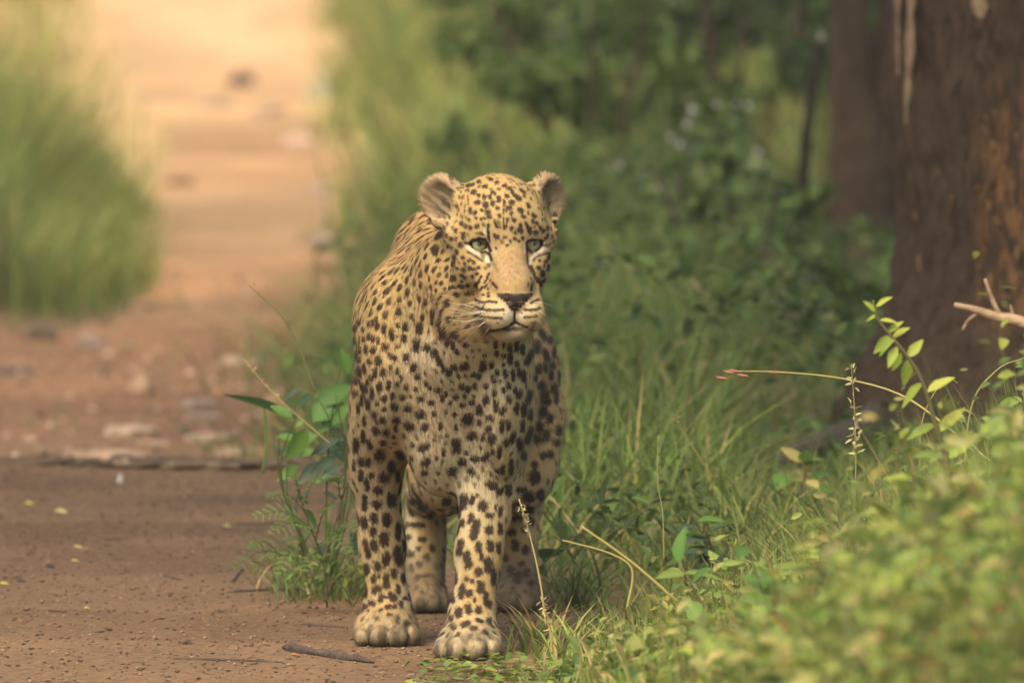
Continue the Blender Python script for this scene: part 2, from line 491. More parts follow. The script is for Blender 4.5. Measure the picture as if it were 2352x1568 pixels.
# strips of pale bark that have not yet flaked off
def bark_strip(px0, py0, px1, py1, w, seed, col):
    pts = []
    yy = 4.45
    for t in np.linspace(0, 1, 14):
        p = at(px0 + (px1 - px0) * t, py0 + (py1 - py0) * t, 4.2)
        z = p[2]
        zs = [q[0][2] for q in rows]
        cxr = np.interp(z, zs, [q[0][0] for q in rows]); rr = np.interp(z, zs, [q[1] for q in rows]) * 1.03
        xx = np.clip(p[0] - cxr, -rr * 0.985, rr * 0.985)
        pts.append((cxr, xx, rr, z, t))
    V, Cc = [], []
    for cxr, xx, rr, z, t in pts:
        ww = w * (0.25 + 1.5 * vnoise(np.array([[seed, t * 9, 0.3]]), 1.0, seed)[0]) * (1 - 0.7 * t ** 3)
        for e, up_ in ((-1, 0.001), (-0.5, 0.005), (0.5, 0.005), (1, 0.001)):
            a = math.asin(max(-1, min(1, xx / rr))) + e * ww / rr
            V.append((cxr + math.sin(a) * (rr + up_), yy - math.cos(a) * (rr + up_), z))
    Q = [(4 * i + j, 4 * i + j + 1, 4 * i + j + 5, 4 * i + j + 4) for i in range(13) for j in range(3)]
    g = Geo(); g.add(V, Q, None, col); part('bark_strip', g, M_wood, big)
bark_strip(2098, -40, 2088, 290, 0.014, 3, (0.20, 0.145, 0.085))
bark_strip(2066, -40, 2070, 180, 0.010, 5, (0.17, 0.12, 0.08))
bark_strip(2245, -40, 2252, 45, 0.016, 6, (0.20, 0.15, 0.095))
for k in range(52):
    px = rng.uniform(2245, 2350) if k < 46 else rng.uniform(2090, 2350); py = rng.uniform(250, 720)
    bark_strip(px, py, px + rng.uniform(-6, 6), py + rng.uniform(10, 42), rng.uniform(0.0014, 0.0036), 10 + k, tuple(np.array([0.21, 0.12, 0.058]) * rng.uniform(0.5, 1.1)))
# surface root reaching left
g = Geo()
tube(g, curve_pts([at(2040, 960, 4.2), at(1970, 1000, 3.7), at(1890, 1022, 3.3), at(1820, 1045, 3.0), at(1750, 1085, 2.9)], 22) * np.array([1, 1, 1]), np.linspace(0.034, 0.010, 22), 12, (0.060, 0.052, 0.032), 0.55, 4)
part('root', g, M_wood, big)
crown('foliage', (tb[0] - 0.9, 3.6, 7.8), (6.2, 7.0, 2.2), 6300, 0.30, DARKG, big, 80)  # unseen crown; spread and density shaped to shade leopard and near road

# forked tree behind it
fb = at(1985, 640, 11.6); fb[2] = float(terrain(fb[0], fb[1]))
forked = empty('tree', fb, 'forked brown trunk just behind the thick trunk, out of focus', 'tree')
def up_rows(pts, y): return [(at(px, py, y), r) for px, py, r in pts]
base_rows = [(np.array([fb[0], 11.6, fb[2] - 0.1]), 0.10)]
part('trunk', trunk_mesh('trunk', base_rows + up_rows([(1980, 560, .082), (1977, 430, .080), (1966, 300, .066), (1956, 220, .058), (1952, 100, .054), (1950, 0, .052), (1945, -300, .046)], 11.6), M_bark_far, 32, 0.05, 8), None, forked)
part('trunk', trunk_mesh('trunk', up_rows([(2000, 500, .066), (2010, 380, .066), (2030, 250, .054), (2046, 120, .050), (2060, 0, .048), (2100, -300, .04)], 11.65), M_bark_far, 28, 0.05, 9), None, forked)
crown('foliage', at(1990, -900, 11.6) + np.array([0, 0, 1.3]), (2.2, 2.2, 1.0), 2500, 0.2, DARKG, forked, 30)

# slim dead stem with a pale broken top
g = Geo(); stem = curve_pts([at(1885, 92, 8.6), at(1872, 160, 8.6), at(1858, 260, 8.6), at(1848, 370, 8.6), at(1838, 470, 8.6), at(1832, 560, 8.6), at(1830, 720, 8.6)], 24)
tube(g, stem, np.linspace(0.0115, 0.0140, 24), 9, (0.020, 0.016, 0.013), 0.25, 5)
sapling = empty('dead_stem', stem[-1], 'slim dark dead stem with a broken pale top left of the trunks', 'dead stem')
part('stem', g, M_wood, sapling)
g = Geo(); tube(g, [stem[0] + np.array([0, 0, -.002]), stem[0] + np.array([.003, 0, .010]), stem[0] + np.array([.004, 0, .016])], [0.009, 0.007, 0.003], 8, (0.24, 0.21, 0.18), 0.2, 6)
part('broken_top', g, M_wood, sapling)

# more trunks lost among the bushes
for px0, px1, y, r, lab in ((1690, 1700, 21.0, 0.055, 'blurred brown trunk among the dark bushes at the top, left of the dead stem'),
                            (1528, 1500, 26.0, 0.05, 'thin blurred dark trunk at the top, behind the yellow green shrub')):
    b = at(px0, 250, y); gz = float(terrain(b[0], b[1]))
    t = empty('tree', (b[0], b[1], gz), lab, 'tree')
    part('trunk', trunk_mesh('trunk', [(np.array([b[0], y, gz - 0.1]), r * 1.25), (np.array([b[0], y, gz + 0.5]), r), (at(px1, 0, y), r * 0.9), (at(px1 + 10, -700, y), r * 0.7)], M_bark_far, 20, 0.05, 12), None, t)
    crown('foliage', at(px1, -900, y) + np.array([0, 0, 0.8]), (2.2, 2.2, 1.2), 2200, 0.22, DARKG, t, 30)
# ------------------------------------------------------------------ leopard: one continuous body grown from a distance field
def axis(lo, hi, stops):
    """grid coordinates from lo to hi; stops = [(until, step), ...]"""
    out, v = [lo], lo
    for until, step in stops:
        n = max(1, int(round((until - v) / step)))
        out += list(np.linspace(v, until, n + 1)[1:])
        v = until
    return np.array(out, np.float32)

GX = axis(-0.30, 0.14, [(0.14, 0.0024)])
GY = axis(-0.42, 1.22, [(-0.02, 0.0024), (0.26, 0.0036), (1.22, 0.006)])
GZ = axis(-0.012, 0.79, [(0.09, 0.003), (0.42, 0.004), (0.79, 0.0024)])
D = np.full((len(GX), len(GY), len(GZ)), 0.5, np.float32)

def window(lo, hi):
    s = []
    for g, a, b in ((GX, lo[0], hi[0]), (GY, lo[1], hi[1]), (GZ, lo[2], hi[2])):
        s.append(slice(max(0, int(np.searchsorted(g, a)) - 1), min(len(g), int(np.searchsorted(g, b)) + 1)))
    return tuple(s)

def blend(sl, d, k, cut=False):
    a = D[sl]
    if cut:
        h = np.clip(0.5 - 0.5 * (a + d) / k, 0, 1)
        D[sl] = a * (1 - h) - d * h + k * h * (1 - h)
    else:
        h = np.clip(0.5 + 0.5 * (a - d) / k, 0, 1)
        D[sl] = a * (1 - h) + d * h - k * h * (1 - h)

def local(sl, c, R=None):
    x = GX[sl[0]][:, None, None] - np.float32(c[0])
    y = GY[sl[1]][None, :, None] - np.float32(c[1])
    z = GZ[sl[2]][None, None, :] - np.float32(c[2])
    if R is None: return x, y, z
    R = np.asarray(R, np.float32)
    return tuple(R[0, i] * x + R[1, i] * y + R[2, i] * z for i in range(3))

def ell(c, r, k=0.03, R=None, cut=False):
    r = np.asarray(r, float)
    m = r.max() + k
    ext = (np.abs(np.asarray(R)) @ r if R is not None else r) + k * 1.2 + 0.004
    sl = window(np.asarray(c) - ext, np.asarray(c) + ext)
    x, y, z = local(sl, c, R)
    k0 = np.sqrt((x / r[0]) ** 2 + (y / r[1]) ** 2 + (z / r[2]) ** 2)
    k1 = np.sqrt((x / r[0] ** 2) ** 2 + (y / r[1] ** 2) ** 2 + (z / r[2] ** 2) ** 2) + 1e-6
    blend(sl, (k0 * (k0 - 1) / k1).astype(np.float32), k, cut)

def cone(a, b, ra, rb, k=0.03):
    a, b = np.asarray(a, float), np.asarray(b, float)
    m = max(ra, rb) + k * 1.2 + 0.004
    sl = window(np.minimum(a, b) - m, np.maximum(a, b) + m)
    x, y, z = local(sl, a)
    ab = b - a
    L2 = ab @ ab
    t = np.clip((x * ab[0] + y * ab[1] + z * ab[2]) / L2, 0, 1)
    d = np.sqrt((x - t * ab[0]) ** 2 + (y - t * ab[1]) ** 2 + (z - t * ab[2]) ** 2) - (ra + (rb - ra) * t)
    blend(sl, d.astype(np.float32), k)

# trunk
ell(at(1038, 855, 0.24), (0.108, 0.29, 0.170), 0.05)
ell(at(1004, 640, 0.20), (0.060, 0.17, 0.110), 0.05)                 # withers
ell(at(892, 828, 0.05), (0.050, 0.125, 0.135), 0.04)
cone(at(998, 600, 0.20), at(918, 765, 0.08), 0.058, 0.054, 0.05)                # shoulders
ell(at(1158, 890, 0.00), (0.046, 0.120, 0.155), 0.035)
ell(at(1025, 985, 0.035), (0.066, 0.085, 0.095), 0.03)
cone(at(1020, 930, -0.01), at(1012, 1075, 0.025), 0.048, 0.036, 0.03)             # breast
cone(at(1045, 855, 0.25), at(1118, 850, 0.80), 0.140, 0.108, 0.05)
ell(at(1118, 800, 0.88), (0.090, 0.16, 0.12), 0.05)                 # rump
# neck and throat
cone(at(1004, 745, 0.12), at(1110, 610, -0.07), 0.108, 0.088, 0.05)
cone(at(1035, 860, 0.02), at(1115, 720, -0.12), 0.098, 0.072, 0.04)
cone(at(955, 735, 0.02), at(1045, 640, -0.08), 0.060, 0.050, 0.05)
# folds of loose skin under the cheek
cone(at(975, 800, -0.055), at(1062, 860, -0.085), 0.022, 0.020, 0.02)
# fore legs
cone(at(876, 920, 0.06), at(863, 1085, 0.14), 0.050, 0.041, 0.03)
cone(at(863, 1085, 0.14), at(877, 1250, 0.17), 0.042, 0.0345, 0.02)
cone(at(877, 1250, 0.17), at(889, 1385, 0.165), 0.034, 0.032, 0.02)
cone(at(892, 1385, 0.165), at(889, 1435, 0.14), 0.033, 0.038, 0.02)
cone(at(1143, 940, 0.00), at(1128, 1105, 0.01), 0.060, 0.046, 0.03)
cone(at(1128, 1105, 0.01), at(1102, 1270, -0.03), 0.045, 0.0355, 0.02)
cone(at(1102, 1270, -0.03), at(1084, 1410, -0.075), 0.035, 0.032, 0.02)
cone(at(1084, 1410, -0.075), at(1082, 1465, -0.10), 0.033, 0.038, 0.02)
# hind legs: thigh, stifle, hock, shank
for hx, fx in ((1204, 1187), (1030, 975)):
    ell(at(hx, 945, 0.76), (0.048, 0.13, 0.160), 0.04)
    cone(at(hx, 960, 0.70), at(hx - 10, 1085, 0.63), 0.072, 0.050, 0.03)
    knee, hock, foot = at(hx - 10, 1085, 0.64), at(fx + 6, 1140, 0.97), at(fx, 1372, 0.87)
    cone(knee, hock, 0.054, 0.036, 0.03)
    cone(hock, foot, 0.034, 0.032, 0.02)
# paws: a pad and four toes each, toes unequal
def paw(px, y, wid, yaw=0.0):
    c = at(px, 1400, y); c[2] = 0.0
    cs, sn = math.cos(yaw), math.sin(yaw)
    def q(dx, dy, dz): return c + np.array([dx * cs - dy * sn, dx * sn + dy * cs, dz])
    w = wid / 0.105
    ell(q(0, 0.005, 0.026), (0.043 * w, 0.056, 0.034), 0.02)
    ell(q(0, -0.025, 0.030), (0.038 * w, 0.034, 0.024), 0.015)
    for dx, dy, r in ((-0.037, -0.046, 0.0155), (-0.0135, -0.062, 0.0175), (0.0135, -0.060, 0.0170), (0.037, -0.043, 0.0150)):
        cone(q(dx * w * 0.85, dy + 0.035, 0.034), q(dx * w, dy, r + 0.001), r * 1.0, r, 0.0035)
paw(887, 0.145, 0.108, 0.05)
paw(1082, -0.115, 0.108, -0.10)
paw(1190, 0.80, 0.078)
paw(975, 0.80, 0.072)
# tail hanging behind, tip curled
tp = curve_pts([(-0.035, 0.98, 0.50), (-0.03, 1.09, 0.42), (-0.03, 1.13, 0.28), (-0.02, 1.13, 0.14), (0.0, 1.16, 0.09)], 9)
for i in range(8): cone(tp[i], tp[i + 1], 0.034 - 0.0012 * i, 0.0328 - 0.0012 * i, 0.015)

# head, in its own frame (centimetres; x to the animal's left, y backwards, z up), origin between the eyes
YAW, PITCH = math.radians(12.0), math.radians(-2.0)
HO = at(1166, 562, -0.235)
HR = np.array((Matrix.Rotation(YAW, 3, 'Z') @ Matrix.Rotation(PITCH, 3, 'X')))
def hd(x, y, z): return HO + HR @ (np.array([x, y, z]) / 100.0)
def he(c, r, k=1.5, cut=False, rot=None):
    R = HR if rot is None else HR @ np.array(rot)
    ell(hd(*c), np.array(r) / 100.0, k / 100.0, R, cut)
def hc(a, b, ra, rb, k=1.5): cone(hd(*a), hd(*b), ra / 100, rb / 100, k / 100)

he((0, 7.6, 3.6), (7.0, 9.0, 7.1), 2.5)                   # skull
he((0, 2.6, 2.6), (6.3, 4.4, 4.6), 2.0)                   # forehead
hc((-3.8, 2.2, 1.9), (-6.8, 4.5, 1.4), 1.9, 2.0, 1.5)     # brow ridges
hc((3.8, 2.2, 1.9), (6.8, 4.5, 1.4), 1.9, 2.0, 1.5)
for s in (-1, 1):
    he((s * 4.7, 4.8, -2.4), (2.8, 4.8, 4.4), 1.8)        # cheek bones
    he((s * 4.0, 8.5, -6.6), (2.8, 4.6, 4.8), 2.0)        # jowls and ruff
    he((s * 2.35, -3.6, -10.6), (2.55, 3.5, 2.70), 0.9)   # whisker pads
    hc((s * 2.8, 0.9, -4.2), (s * 2.6, -2.0, -8.4), 1.9, 2.0, 1.6)
    he((s * 2.7, 1.0, -9.7), (2.0, 4.6, 2.6), 1.3)        # lips running back
hc((0, 1.4, 0.6), (0, -4.2, -6.6), 2.75, 2.45, 1.5)       # bridge of the nose
hc((-1.1, -3.0, -5.8), (1.1, -3.0, -5.8), 2.2, 2.2, 1.2)
he((0, -5.6, -8.3), (2.35, 1.35, 1.35), 0.7)              # nose pad
for s in (-1, 1):
    he((s * 1.45, -6.9, -8.35), (0.55, 0.8, 0.38), 0.25, True)   # nostrils
he((0, -2.3, -13.15), (2.5, 2.9, 1.65), 0.8)                # chin
hc((0, -1.5, -12.4), (0, 7.0, -9.5), 2.3, 4.0, 2.0)       # lower jaw
hc((-2.6, -2.6, -12.9), (-4.6, 2.4, -11.6), 0.28, 0.30, 0.3) if False else None
# mouth line
def slit(a, b, r):
    a, b = hd(*a), hd(*b)
    m = r / 100 + 0.01
    sl = window(np.minimum(a, b) - m, np.maximum(a, b) + m)
    x, y, z = local(sl, a)
    ab = b - a
    t = np.clip((x * ab[0] + y * ab[1] + z * ab[2]) / (ab @ ab), 0, 1)
    d = np.sqrt((x - t * ab[0]) ** 2 + (y - t * ab[1]) ** 2 + (z - t * ab[2]) ** 2) - r / 100
    blend(sl, d.astype(np.float32), 0.004, True)
slit((0, -7.0, -10.3), (0, -6.9, -12.0), 0.32)
for s in (-1, 1):
    slit((0, -6.3, -12.3), (s * 2.2, -6.0, -13.3), 0.42)
    slit((s * 2.2, -6.0, -13.3), (s * 5.0, -3.2, -13.5), 0.42)

# eyes: a lid mound, then an almond opening cut in it
EYE_R = 1.55
EYES = []
for s, px in ((-1, 1103), (1, 1224)):
    c0 = (s * 4.05, 2.35, 0.0)
    he(c0, (EYE_R + 0.42,) * 3, 0.7)
    c = hd(*c0)
    look = HR @ np.array([s * 0.16, -1.0, 0.02]); look /= np.linalg.norm(look)
    tilt = s * 0.22                                        # outer corner higher
    u = HR @ np.array([math.cos(tilt), 0, math.sin(tilt)]); u -= look * (u @ look); u /= np.linalg.norm(u)
    v = np.cross(u, -look) * -1
    if v[2] < 0: v = -v
    EYES.append((c, look, u, v))
    m = 0.03
    sl = window(c - m, c + m)
    x, y, z = local(sl, c)
    pu = x * u[0] + y * u[1] + z * u[2]
    pv = x * v[0] + y * v[1] + z * v[2]
    pl = x * look[0] + y * look[1] + z * look[2]
    hw, ht, hb = 0.0150, 0.0068, 0.0098
    Rt, Rb = (hw * hw + ht * ht) / (2 * ht), (hw * hw + hb * hb) / (2 * hb)
    d = np.maximum(np.sqrt(pu ** 2 + (pv + Rt - ht) ** 2) - Rt, np.sqrt(pu ** 2 + (pv - Rb + hb) ** 2) - Rb)
    d = np.maximum(d, -pl)
    blend(sl, d.astype(np.float32), 0.0015, True)

# ears: a rounded bowl each
for s in (-1, 1):
    R = np.array(Matrix.Rotation(s * 0.50, 3, 'Z') @ Matrix.Rotation(s * 0.55, 3, 'Y') @ Matrix.Rotation(-0.12, 3, 'X'))
    ec = np.array([s * 8.25, 9.6, 6.9])
    he(ec, (3.2, 1.4, 3.7), 0.9, False, R)
    hc((s * 5.6, 9.0, 6.0), (s * 7.2, 9.8, 7.6), 2.6, 2.2, 1.8)
    hc((s * 6.6, 8.2, 3.0), (s * 8.2, 9.0, 3.8), 2.0, 1.6, 1.6)
    he(ec + R @ np.array([0.1 * s, -1.45, -0.3]), (2.45, 1.45, 2.95), 0.7, True, R)

def surface_nets(D, gx, gy, gz):
    sgn = D < 0
    nx, ny, nz = D.shape
    c = [sgn[i:nx - 1 + i, j:ny - 1 + j, k:nz - 1 + k] for i in (0, 1) for j in (0, 1) for k in (0, 1)]
    tot = np.zeros(c[0].shape, np.int8)
    for a in c: tot += a
    act = np.argwhere((tot > 0) & (tot < 8))
    I, J, K = act.T
    idx = np.full(tot.shape, -1, np.int32)
    idx[I, J, K] = np.arange(len(act))
    P = np.zeros((len(act), 3)); cnt = np.zeros(len(act))
    cor = [(i, j, k) for i in (0, 1) for j in (0, 1) for k in (0, 1)]
    def pos(o): return np.stack([gx[I + o[0]], gy[J + o[1]], gz[K + o[2]]], 1)
    for a in range(8):
        for ax in range(3):
            if cor[a][ax]: continue
            b = list(cor[a]); b[ax] = 1
            fa, fb = D[I + cor[a][0], J + cor[a][1], K + cor[a][2]], D[I + b[0], J + b[1], K + b[2]]
            m = (fa < 0) != (fb < 0)
            t = np.where(m, fa / np.where(m, fa - fb, 1), 0)[:, None]
            P += np.where(m[:, None], pos(cor[a]) * (1 - t) + pos(b) * t, 0)
            cnt += m
    P /= cnt[:, None]
    Q = []
    for ax in range(3):
        lo = [slice(1, n - 1) for n in D.shape]; hi = list(lo)
        lo[ax] = slice(0, D.shape[ax] - 1); hi[ax] = slice(1, D.shape[ax])
        A, B = sgn[tuple(lo)], sgn[tuple(hi)]
        e = np.argwhere(A != B)
        off = [0 if q == ax else 1 for q in range(3)]
        e = e + off
        inside = sgn[e[:, 0], e[:, 1], e[:, 2]]
        o1, o2 = [(1, 2), (2, 0), (0, 1)][ax]
        def cell(d1, d2):
            w = e.copy(); w[:, o1] -= d1; w[:, o2] -= d2
            return idx[w[:, 0], w[:, 1], w[:, 2]]
        q = np.stack([cell(1, 1), cell(0, 1), cell(0, 0), cell(1, 0)], 1)
        q[~inside] = q[~inside][:, ::-1]
        Q.append(q)
    return P, np.concatenate(Q)

LV, LQ = surface_nets(D, GX, GY, GZ)
del D
def relax(V, Q, it, w):
    n = len(V)
    for _ in range(it):
        A = np.zeros_like(V); k = np.zeros(n)
        for a, b in ((0, 1), (1, 2), (2, 3), (3, 0)):
            for p, q in ((a, b), (b, a)):
                for d in range(3): A[:, d] += np.bincount(Q[:, p], V[Q[:, q], d], n)
                k += np.bincount(Q[:, p], minlength=n)
        V = V * (1 - w) + A / np.maximum(k, 1)[:, None] * w
    return V
LV = relax(LV, LQ, 2, 0.5)
def vert_normals(V, Q):
    fn = np.cross(V[Q[:, 2]] - V[Q[:, 0]], V[Q[:, 3]] - V[Q[:, 1]])
    N = np.zeros_like(V)
    for a in range(4):
        for d in range(3): N[:, d] += np.bincount(Q[:, a], fn[:, d], len(V))
    return N / (np.linalg.norm(N, axis=1)[:, None] + 1e-12)
LN = vert_normals(LV, LQ)
# loose skin and muscle under the coat: shallow folds running down the body
hl0 = (LV - HO) @ HR * 100.0
soft = sstep(9, 15, np.maximum(hl0[:, 1], -hl0[:, 2] + 0)) * sstep(0.05, 0.12, LV[:, 2])
fold = 0.0075 * (vnoise(LV * np.array([1, 0.8, 0.35]), 26, 17) - 0.5) + 0.009 * (vnoise(LV, 11, 18) - 0.5)
LV = LV + LN * (fold * soft)[:, None]
LN = vert_normals(LV, LQ)
print('leopard', len(LV))

# ---- coat: ground colour, then spots
LPX, LPY = project(LV)
HLOC = (LV - HO) @ HR * 100.0                        # head coordinates, cm
inhead = (HLOC[:, 1] < 13) & (HLOC[:, 2] > -14.5) & (np.abs(HLOC[:, 0]) < 13) & (LV[:, 2] > 0.4)
TAN, PALE, ORANGE, DARK = np.array([0.318, 0.228, 0.094]), np.array([0.430, 0.385, 0.255]), np.array([0.335, 0.196, 0.074]), np.array([0.020, 0.012, 0.010])
def mixc(c, d, t): return c * (1 - t[:, None]) + np.asarray(d) * t[:, None]
def bump2(x, y, cx, cy, sx, sy): return np.exp(-((x - cx) / sx) ** 2 - ((y - cy) / sy) ** 2)

def coat(V, N, px, py, hl):
    n1 = vnoise(V, 14, 3); n2 = vnoise(V, 60, 4)
    c = np.broadcast_to(TAN, V.shape).copy()
    under = sstep(0.25, -0.7, N[:, 2]) * 0.7
    front = sstep(0.2, -0.6, N[:, 1]) * (V[:, 1] < 0.3)
    pale = np.maximum(under, front * (1.1 * bump2(px, py, 1040, 1000, 140, 200) + 0.9 * bump2(px, py, 1100, 830, 110, 70) + 0.8 * bump2(px, py, 990, 850, 60, 60)))
    pale = np.maximum(pale, 0.55 * sstep(0.10, 0.03, V[:, 2]))
    inner = ((px > 915) & (px < 960) | (px > 1010) & (px < 1060)) & (py > 1120)
    pale = np.maximum(pale, 0.5 * inner)
    c = mixc(c, PALE, np.clip(pale, 0, 1))
    back = sstep(0.3, 0.9, N[:, 2]) * (V[:, 1] > -0.02) * 0.55
    back = np.maximum(back, 0.65 * bump2(px, py, 1265, 800, 35, 150) * (V[:, 1] > 0.2))
    back = np.maximum(back, 0.6 * bump2(px, py, 955, 520, 45, 70) * (V[:, 1] > 0.0))
    c = mixc(c, ORANGE, np.clip(back, 0, 1))
    c = mixc(c, ORANGE, 0.30 * sstep(0.55, 0.8, n1))
    c *= (0.90 + 0.2 * n2)[:, None]
    return c
LC = coat(LV, LN, LPX, LPY, HLOC)

# face ground colours (positions are on the enlarged face, 1568 units = 480 px of the photograph)
FX = (LPX / 0.91875 - 1000) * (1568 / 480.0)
FY = (LPY / 0.91875 - 400) * (1568 / 480.0)
facing = inhead & (LN @ (-fwd) > -0.05) & (HLOC[:, 1] < 9)
def fmix(col, cx, cy, sx, sy, amt, rot=0.0):
    global LC
    dx, dy = FX - cx, FY - cy
    if rot: dx, dy = dx * math.cos(rot) + dy * math.sin(rot), -dx * math.sin(rot) + dy * math.cos(rot)
    t = amt * np.exp(-(dx / sx) ** 2 - (dy / sy) ** 2) * facing
    LC = mixc(LC, col, t)
CREAM, WHITE = np.array([0.375, 0.310, 0.180]), np.array([0.48, 0.43, 0.31])
BRIDGE = np.array([0.262, 0.162, 0.074])
LC[facing] = LC[facing] * 0.4 + np.array([0.325, 0.232, 0.098]) * 0.6
fmix(BRIDGE, 905, 860, 120, 190, 0.9)
fmix(np.array([0.185, 0.11, 0.05]), 745, 950, 60, 120, 0.6)
fmix(np.array([0.30, 0.245, 0.16]), 745, 840, 40, 70, 0.6)
fmix(np.array([0.21, 0.148, 0.082]), 930, 900, 60, 110, 0.35); fmix(np.array([0.19, 0.13, 0.07]), 800, 690, 45, 60, 0.45); fmix(np.array([0.19, 0.13, 0.07]), 1040, 930, 30, 130, 0.5)
fmix(CREAM, 720, 1240, 190, 110, 0.9)
fmix(WHITE, 880, 1280, 60, 80, 0.8); fmix(WHITE, 985, 1280, 45, 70, 0.8)
fmix(CREAM, 1080, 1210, 70, 80, 0.8)
fmix(np.array([0.25, 0.21, 0.14]), 930, 1450, 130, 60, 0.95)
fmix(CREAM, 680, 760, 90, 70, 0.6); fmix(CREAM, 1120, 770, 70, 60, 0.6)
fmix(CREAM, 380, 460, 70, 110, 0.6)
fmix(ORANGE, 540, 320, 60, 60, 0.35); fmix(ORANGE, 760, 160, 150, 45, 0.35)
# ears: grey woolly inside, dark hollow, pale rim, black back
for s in (-1, 1):
    R = np.array(Matrix.Rotation(s * 0.50, 3, 'Z') @ Matrix.Rotation(s * 0.55, 3, 'Y') @ Matrix.Rotation(-0.12, 3, 'X'))
    q = (HLOC - np.array([s * 8.25, 9.6, 6.9])) @ R
    isear = inhead & (np.linalg.norm(q / np.array([3.9, 2.4, 4.6]), axis=1) < 1.0)
    rr = np.sqrt((q[:, 0] / 3.3) ** 2 + (q[:, 2] / 4.0) ** 2)
    ins = isear & (q[:, 1] < 0.4) 
    g = 0.75 + 0.5 * vnoise(LV, 260, 9)
    LC[ins] = np.array([0.155, 0.115, 0.066]) * g[ins, None]
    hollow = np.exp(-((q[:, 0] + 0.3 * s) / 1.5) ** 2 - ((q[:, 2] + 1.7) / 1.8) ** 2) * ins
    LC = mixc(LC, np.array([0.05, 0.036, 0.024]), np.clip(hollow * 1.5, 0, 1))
    strands = isear & (q[:, 1] < 0.5)
    tuft = 0.55 * sstep(0.52, 0.75, vnoise(np.stack([q[:, 0] * 2.4 + q[:, 2] * 1.2, q[:, 2] * 0.5, q[:, 1] * 0], 1), 1.0, 8)) * strands
    LC = mixc(LC, np.array([0.29, 0.228, 0.135]), tuft)
    rim = isear & (rr > 0.80) & (q[:, 1] < 0.8)
    LC[rim] = LC[rim] * 0.3 + np.array([0.33, 0.245, 0.13]) * 0.7
    backe = isear & (q[:, 1] > 0.9)
    LC[backe] = np.array([0.03, 0.022, 0.016])
# ---- spots: scattered over the coat with a spacing that follows the body, then the face markings one by one
SM = np.zeros(len(LV))                               # how much of the dark spot colour a point carries
kd = KDTree(len(LV))
for i, v in enumerate(LV.tolist()): kd.insert(v, i)
kd.balance()

NOSE = hd(0, -7, -8)
def flow(P, N):
    f = np.tile(np.array([0.0, 0.45, -1.0]), (len(P), 1))
    f[:, 1] = np.where(P[:, 2] < 0.27, 0.05, 0.10 + 0.9 * sstep(0.30, 0.6, P[:, 1]))
    hl = (P - HO) @ HR * 100
    h = sstep(14, 8, hl[:, 1]) * (hl[:, 2] > -14.5) * (np.abs(hl[:, 0]) < 13) * (P[:, 2] > 0.42)
    g = P - NOSE; g /= np.linalg.norm(g, axis=1)[:, None] + 1e-9
    f = f * (1 - h[:, None]) + g * h[:, None]
    f -= N * np.sum(f * N, axis=1)[:, None]
    return f / (np.linalg.norm(f, axis=1)[:, None] + 1e-9)
LF = flow(LV, LN)

spacing = np.full(len(LV), 0.0215)
spacing = np.where(LV[:, 2] < 0.26, 0.024, spacing)
spacing = np.where(LV[:, 2] < 0.075, 0.017, spacing)
spacing = np.where((LPX < 990) & (LPY < 800) & (LV[:, 1] < 0.45), 0.0165, spacing)
spacing = np.where(LV[:, 1] > 0.42, 0.030, spacing)
spacing = np.where(inhead, 0.0115, spacing)
spacing = np.where(inhead & (HLOC[:, 2] < -9.0) & (np.abs(HLOC[:, 0]) > 4), 0.019, spacing)

# region of the face whose markings are traced below
traced = facing & (FX > 300) & (FX < 1260) & (FY > 120) & (FY < 1480) & (HLOC[:, 1] < 8.5)
bare = (np.abs(HLOC[:, 1] - 9.6) < 6) & inhead & (HLOC[:, 2] > 4.2) & (np.abs(HLOC[:, 0]) > 6.9)   # the ears
paws = LV[:, 2] < 0.034
FRONT = (LN @ (-fwd) > 0.28)
traced |= (FRONT | ((LPX > 1180) & (LN @ (-fwd) > -0.05))) & (LPY > 738) & ~inhead & (LV[:, 1] < 0.95)
cand = rng.permutation(len(LV))
acc, accr = np.zeros((6000, 3)), np.zeros(6000)
na = 0
spots = []
def scatter(scale, tries, rlo, rhi, gap):
    global na
    for i in cand[rng.integers(0, len(cand), tries)]:
        if traced[i] or bare[i] or paws[i]: continue
        p = LV[i]; s = spacing[i] * scale
        if na:
            d = np.linalg.norm(acc[:na] - p, axis=1)
            if (d < gap * (s + accr[:na]) * 0.5).any(): continue
        acc[na] = p; accr[na] = s; na += 1
        spots.append((i, s * rng.uniform(rlo, rhi)))
        if na > 5900: return
scatter(1.0, 26000, 0.34, 0.44, 1.0)
scatter(0.42, 9000, 0.30, 0.42, 0.95)

